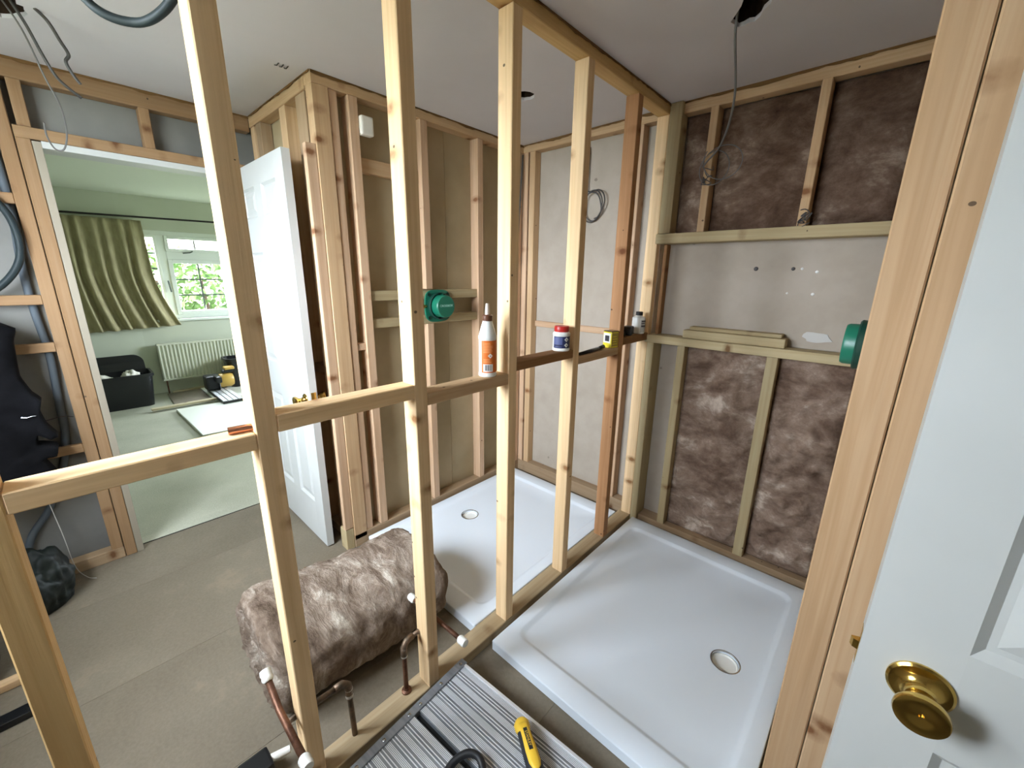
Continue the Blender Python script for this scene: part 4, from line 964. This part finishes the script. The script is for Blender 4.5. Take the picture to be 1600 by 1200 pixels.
cable('hanging_cable', 'thin grey cable looping low over the doorway lintel', [(-1.32,-2.17,H+.05), (-1.33,-2.128,2.24), (-1.36,-2.10,2.12), (-1.42,-2.075,2.05), (-1.50,-2.07,1.98), (-1.56,-2.085,1.93), (-1.56,-2.11,1.925), (-1.53,-2.125,1.96), (-1.50,-2.125,2.0)], .0028, 'cable_grey')
cable('hanging_cable', 'grey cable with bare end dangling from the ceiling beside the teal cable', [(-1.24,-2.09,H), (-1.26,-2.065,2.26), (-1.28,-2.045,2.22), (-1.30,-2.030,2.19), (-1.30,-2.041,2.165), (-1.30,-2.03,2.13), (-1.30,-2.016,2.105)], .005, 'cable_dark')
cable('conduit', 'blue-grey conduit running down behind the doorway noggins', [(-1.832,-2.300,2.19), (-1.832,-2.278,1.95), (-1.832,-2.275,1.70), (-1.832,-2.290,1.46), (-1.832,-2.290,1.28), (-1.832,-2.282,1.09), (-1.832,-2.295,.86), (-1.832,-2.305,.70), (-1.832,-2.35,.52), (-1.832,-2.42,.36), (-1.832,-2.50,.24), (-1.832,-2.54,.10)], .0145, 'conduit', 10, 'conduit')
cable('conduit', 'thick dark conduit curling over the studs above the hanging coat', [(-1.77,-2.50,1.92), (-1.765,-2.36,1.80), (-1.765,-2.285,1.68), (-1.765,-2.285,1.52), (-1.765,-2.36,1.40), (-1.768,-2.48,1.33)], .013, 'cable_teal', 10, 'conduit')
cable('thin_wire', 'thin pale wire trailing over the bottom plate beside the dark bag', [(-1.79,-2.42,.50), (-1.76,-2.40,.25), (-1.74,-2.39,.07), (-1.70,-2.36,.012), (-1.66,-2.33,.01)], .0016, 'cable_white')
cable('thin_wire', 'thin grey wire crossing the board below the doorway noggin', [(-1.812,-2.60,.80), (-1.812,-2.40,.79), (-1.812,-2.30,.80), (-1.815,-2.262,.79)], .0025, 'cable_dark')
random.seed(2)
jb = build(MB().box(-.995, -.955, -1.135, -1.075, 2.085, 2.165), 'foam_block', 'white_foam', None, bevel=.008); tag(jb, 'small white foam block wedged high beside the alcove corner post', 'foam block')
cable('rod_strip', 'thin dark rod leaning in the alcove corner', [(-.965,-.02,2.22), (-.962,-.055,1.75), (-.962,-.075,1.55)], .005, 'cable_dark', 4, 'rod')
hk = tag(empty('ceiling_hook', (-1.03, -1.40, H)), 'small metal staple marks on the ceiling near the alcove corner', 'hook')
for i in range(3): build(MB().tube([(-1.05,-1.41-.018*i,H-.001), (-1.035,-1.408-.018*i,H-.006), (-1.02,-1.405-.018*i,H-.001)], .002, 6), 'staple', 'cable_dark', hk)

# ------------------------------------------------------------------ coat, bag and clutter beside the doorway
def coat():
    t = tag(empty('hanging_coat', (-1.74, -2.45, .5)), 'black coat hanging on the stripped wall beside the bedroom doorway', 'coat')
    ol = [(-2.66,1.30),(-2.56,1.32),(-2.42,1.275),(-2.351,1.225),(-2.369,1.173),(-2.381,1.024),(-2.36,.95),(-2.338,.916),(-2.354,.861),(-2.345,.80),(-2.319,.745),(-2.343,.735),(-2.376,.77),(-2.385,.725),(-2.327,.701),(-2.338,.655),(-2.385,.66),(-2.353,.57),(-2.40,.50),(-2.55,.46),(-2.66,.50)]
    bm = bmesh.new(); n = len(ol)
    f = bm.faces.new([bm.verts.new((-1.765, y, z)) for y, z in ol])
    r = bmesh.ops.extrude_face_region(bm, geom=[f]); vv = [e for e in r['geom'] if isinstance(e, bmesh.types.BMVert)]
    for v in vv: v.co.x += .10
    bmesh.ops.triangulate(bm, faces=bm.faces[:]); bmesh.ops.subdivide_edges(bm, edges=bm.edges[:], cuts=3, use_grid_fill=True)
    bmesh.ops.smooth_vert(bm, verts=bm.verts[:], factor=.4, use_axis_x=True, use_axis_y=True, use_axis_z=True)
    for v in bm.verts:
        q = noise.noise(Vector((v.co.y*14, v.co.z*3, 2)))*.025+noise.noise(v.co*9)*.012
        if v.co.x > -1.76: v.co.x += q
    for v in bm.verts: v.co -= Vector(t.location)
    me = bpy.data.meshes.new('cloth_body'); bm.to_mesh(me); bm.free(); me.materials.append(MATS['black_cloth']); me.shade_smooth()
    o = bpy.data.objects.new('cloth_body', me); o.parent = t; C.objects.link(o)
    build(MB().tube([(-1.655,-2.405,.862), (-1.650,-2.39,.858), (-1.650,-2.375,.862), (-1.655,-2.365,.860)], .002, 8), 'zip_pull', 'chrome', t)
    build(MB().tube([(-1.85,-2.55,1.31), (-1.76,-2.55,1.33)], .006, 8), 'peg', 'iron', t)
coat()
def lump(name, label, cat, loc, s, mat, seed, flat=.0):
    bm = bmesh.new(); bmesh.ops.create_icosphere(bm, subdivisions=5, radius=1)
    for v in bm.verts:
        d = v.co.copy(); q = 1+.22*noise.noise(d*1.7+Vector((seed,0,0)))+.10*noise.noise(d*4.5+Vector((0,seed,0)))+.04*noise.noise(d*11)
        v.co = Vector((d.x*s[0]*q, d.y*s[1]*q, (max(-.55, d.z)+.55)*s[2]*q))
    zmin = min(v.co.z for v in bm.verts)
    for v in bm.verts: v.co.z -= zmin
    me = bpy.data.meshes.new(name); bm.to_mesh(me); bm.free(); me.materials.append(MATS[mat]); me.shade_smooth()
    o = bpy.data.objects.new(name, me); o.location = loc; C.objects.link(o); return tag(o, label, cat)
lump('tool_bag', 'slumped dark green bag on the floor beside the doorway', 'bag', (-1.62, -2.52, .001), (.14, .13, .16), 'dark_green_bag', 4)
lump('tool_bag', 'black cloth bag on the floor behind the foremost partition stud', 'bag', (-1.25, -2.68, .001), (.13, .08, .15), 'black_cloth', 9)
fo = tag(timber(None, 'floor_batten', -1.16, -1.12, -2.70, -2.52, .001, .030, TAN), 'loose timber batten lying on the floor beside the black bag', 'timber offcut')
lv = tag(empty('spirit_level', (-.95, -2.75, 0)), 'black spirit level lying on the floor behind the foremost stud', 'spirit level')
slab(lv, 'beam', -.975, -.925, -2.70, -2.50, .001, .026, 'black_plastic', .003); slab(lv, 'end_cap', -.977, -.923, -2.505, -2.488, .0008, .027, 'rubber_black', .002)
build(MB().lathe([(.006,0),(.006,.04)], 12, (-.95,-2.70,.029), (0,1,0)), 'vial', 'green_print', lv)
bx = tag(empty('valve_box', (-.16, -2.02, 0)), 'small dark plastic fitting with a white stub on the floor below the capped pipe', 'pipe fitting')
slab(bx, 'body', -.20, -.13, -2.10, -2.02, .001, .07, 'black_plastic', .008); build(MB().lathe([(.011,0),(.011,.06),(.008,.062),(0,.062)], 14, (-.165,-2.03,.055), (.3,1,0)), 'stub', 'white_plastic', bx, auto=40)
sc = build(MB().lathe([(0,0),(.006,.0),(.004,.001),(0,.0012)], 10, (-.98,-1.595,.0002)), 'wood_chip', 'torn_paper', None); sc.scale = (7, 3, 1); sc.rotation_euler = (0,0,.1); tag(sc, 'small brown wood shaving on the floor by the insulation roll', 'wood shaving')
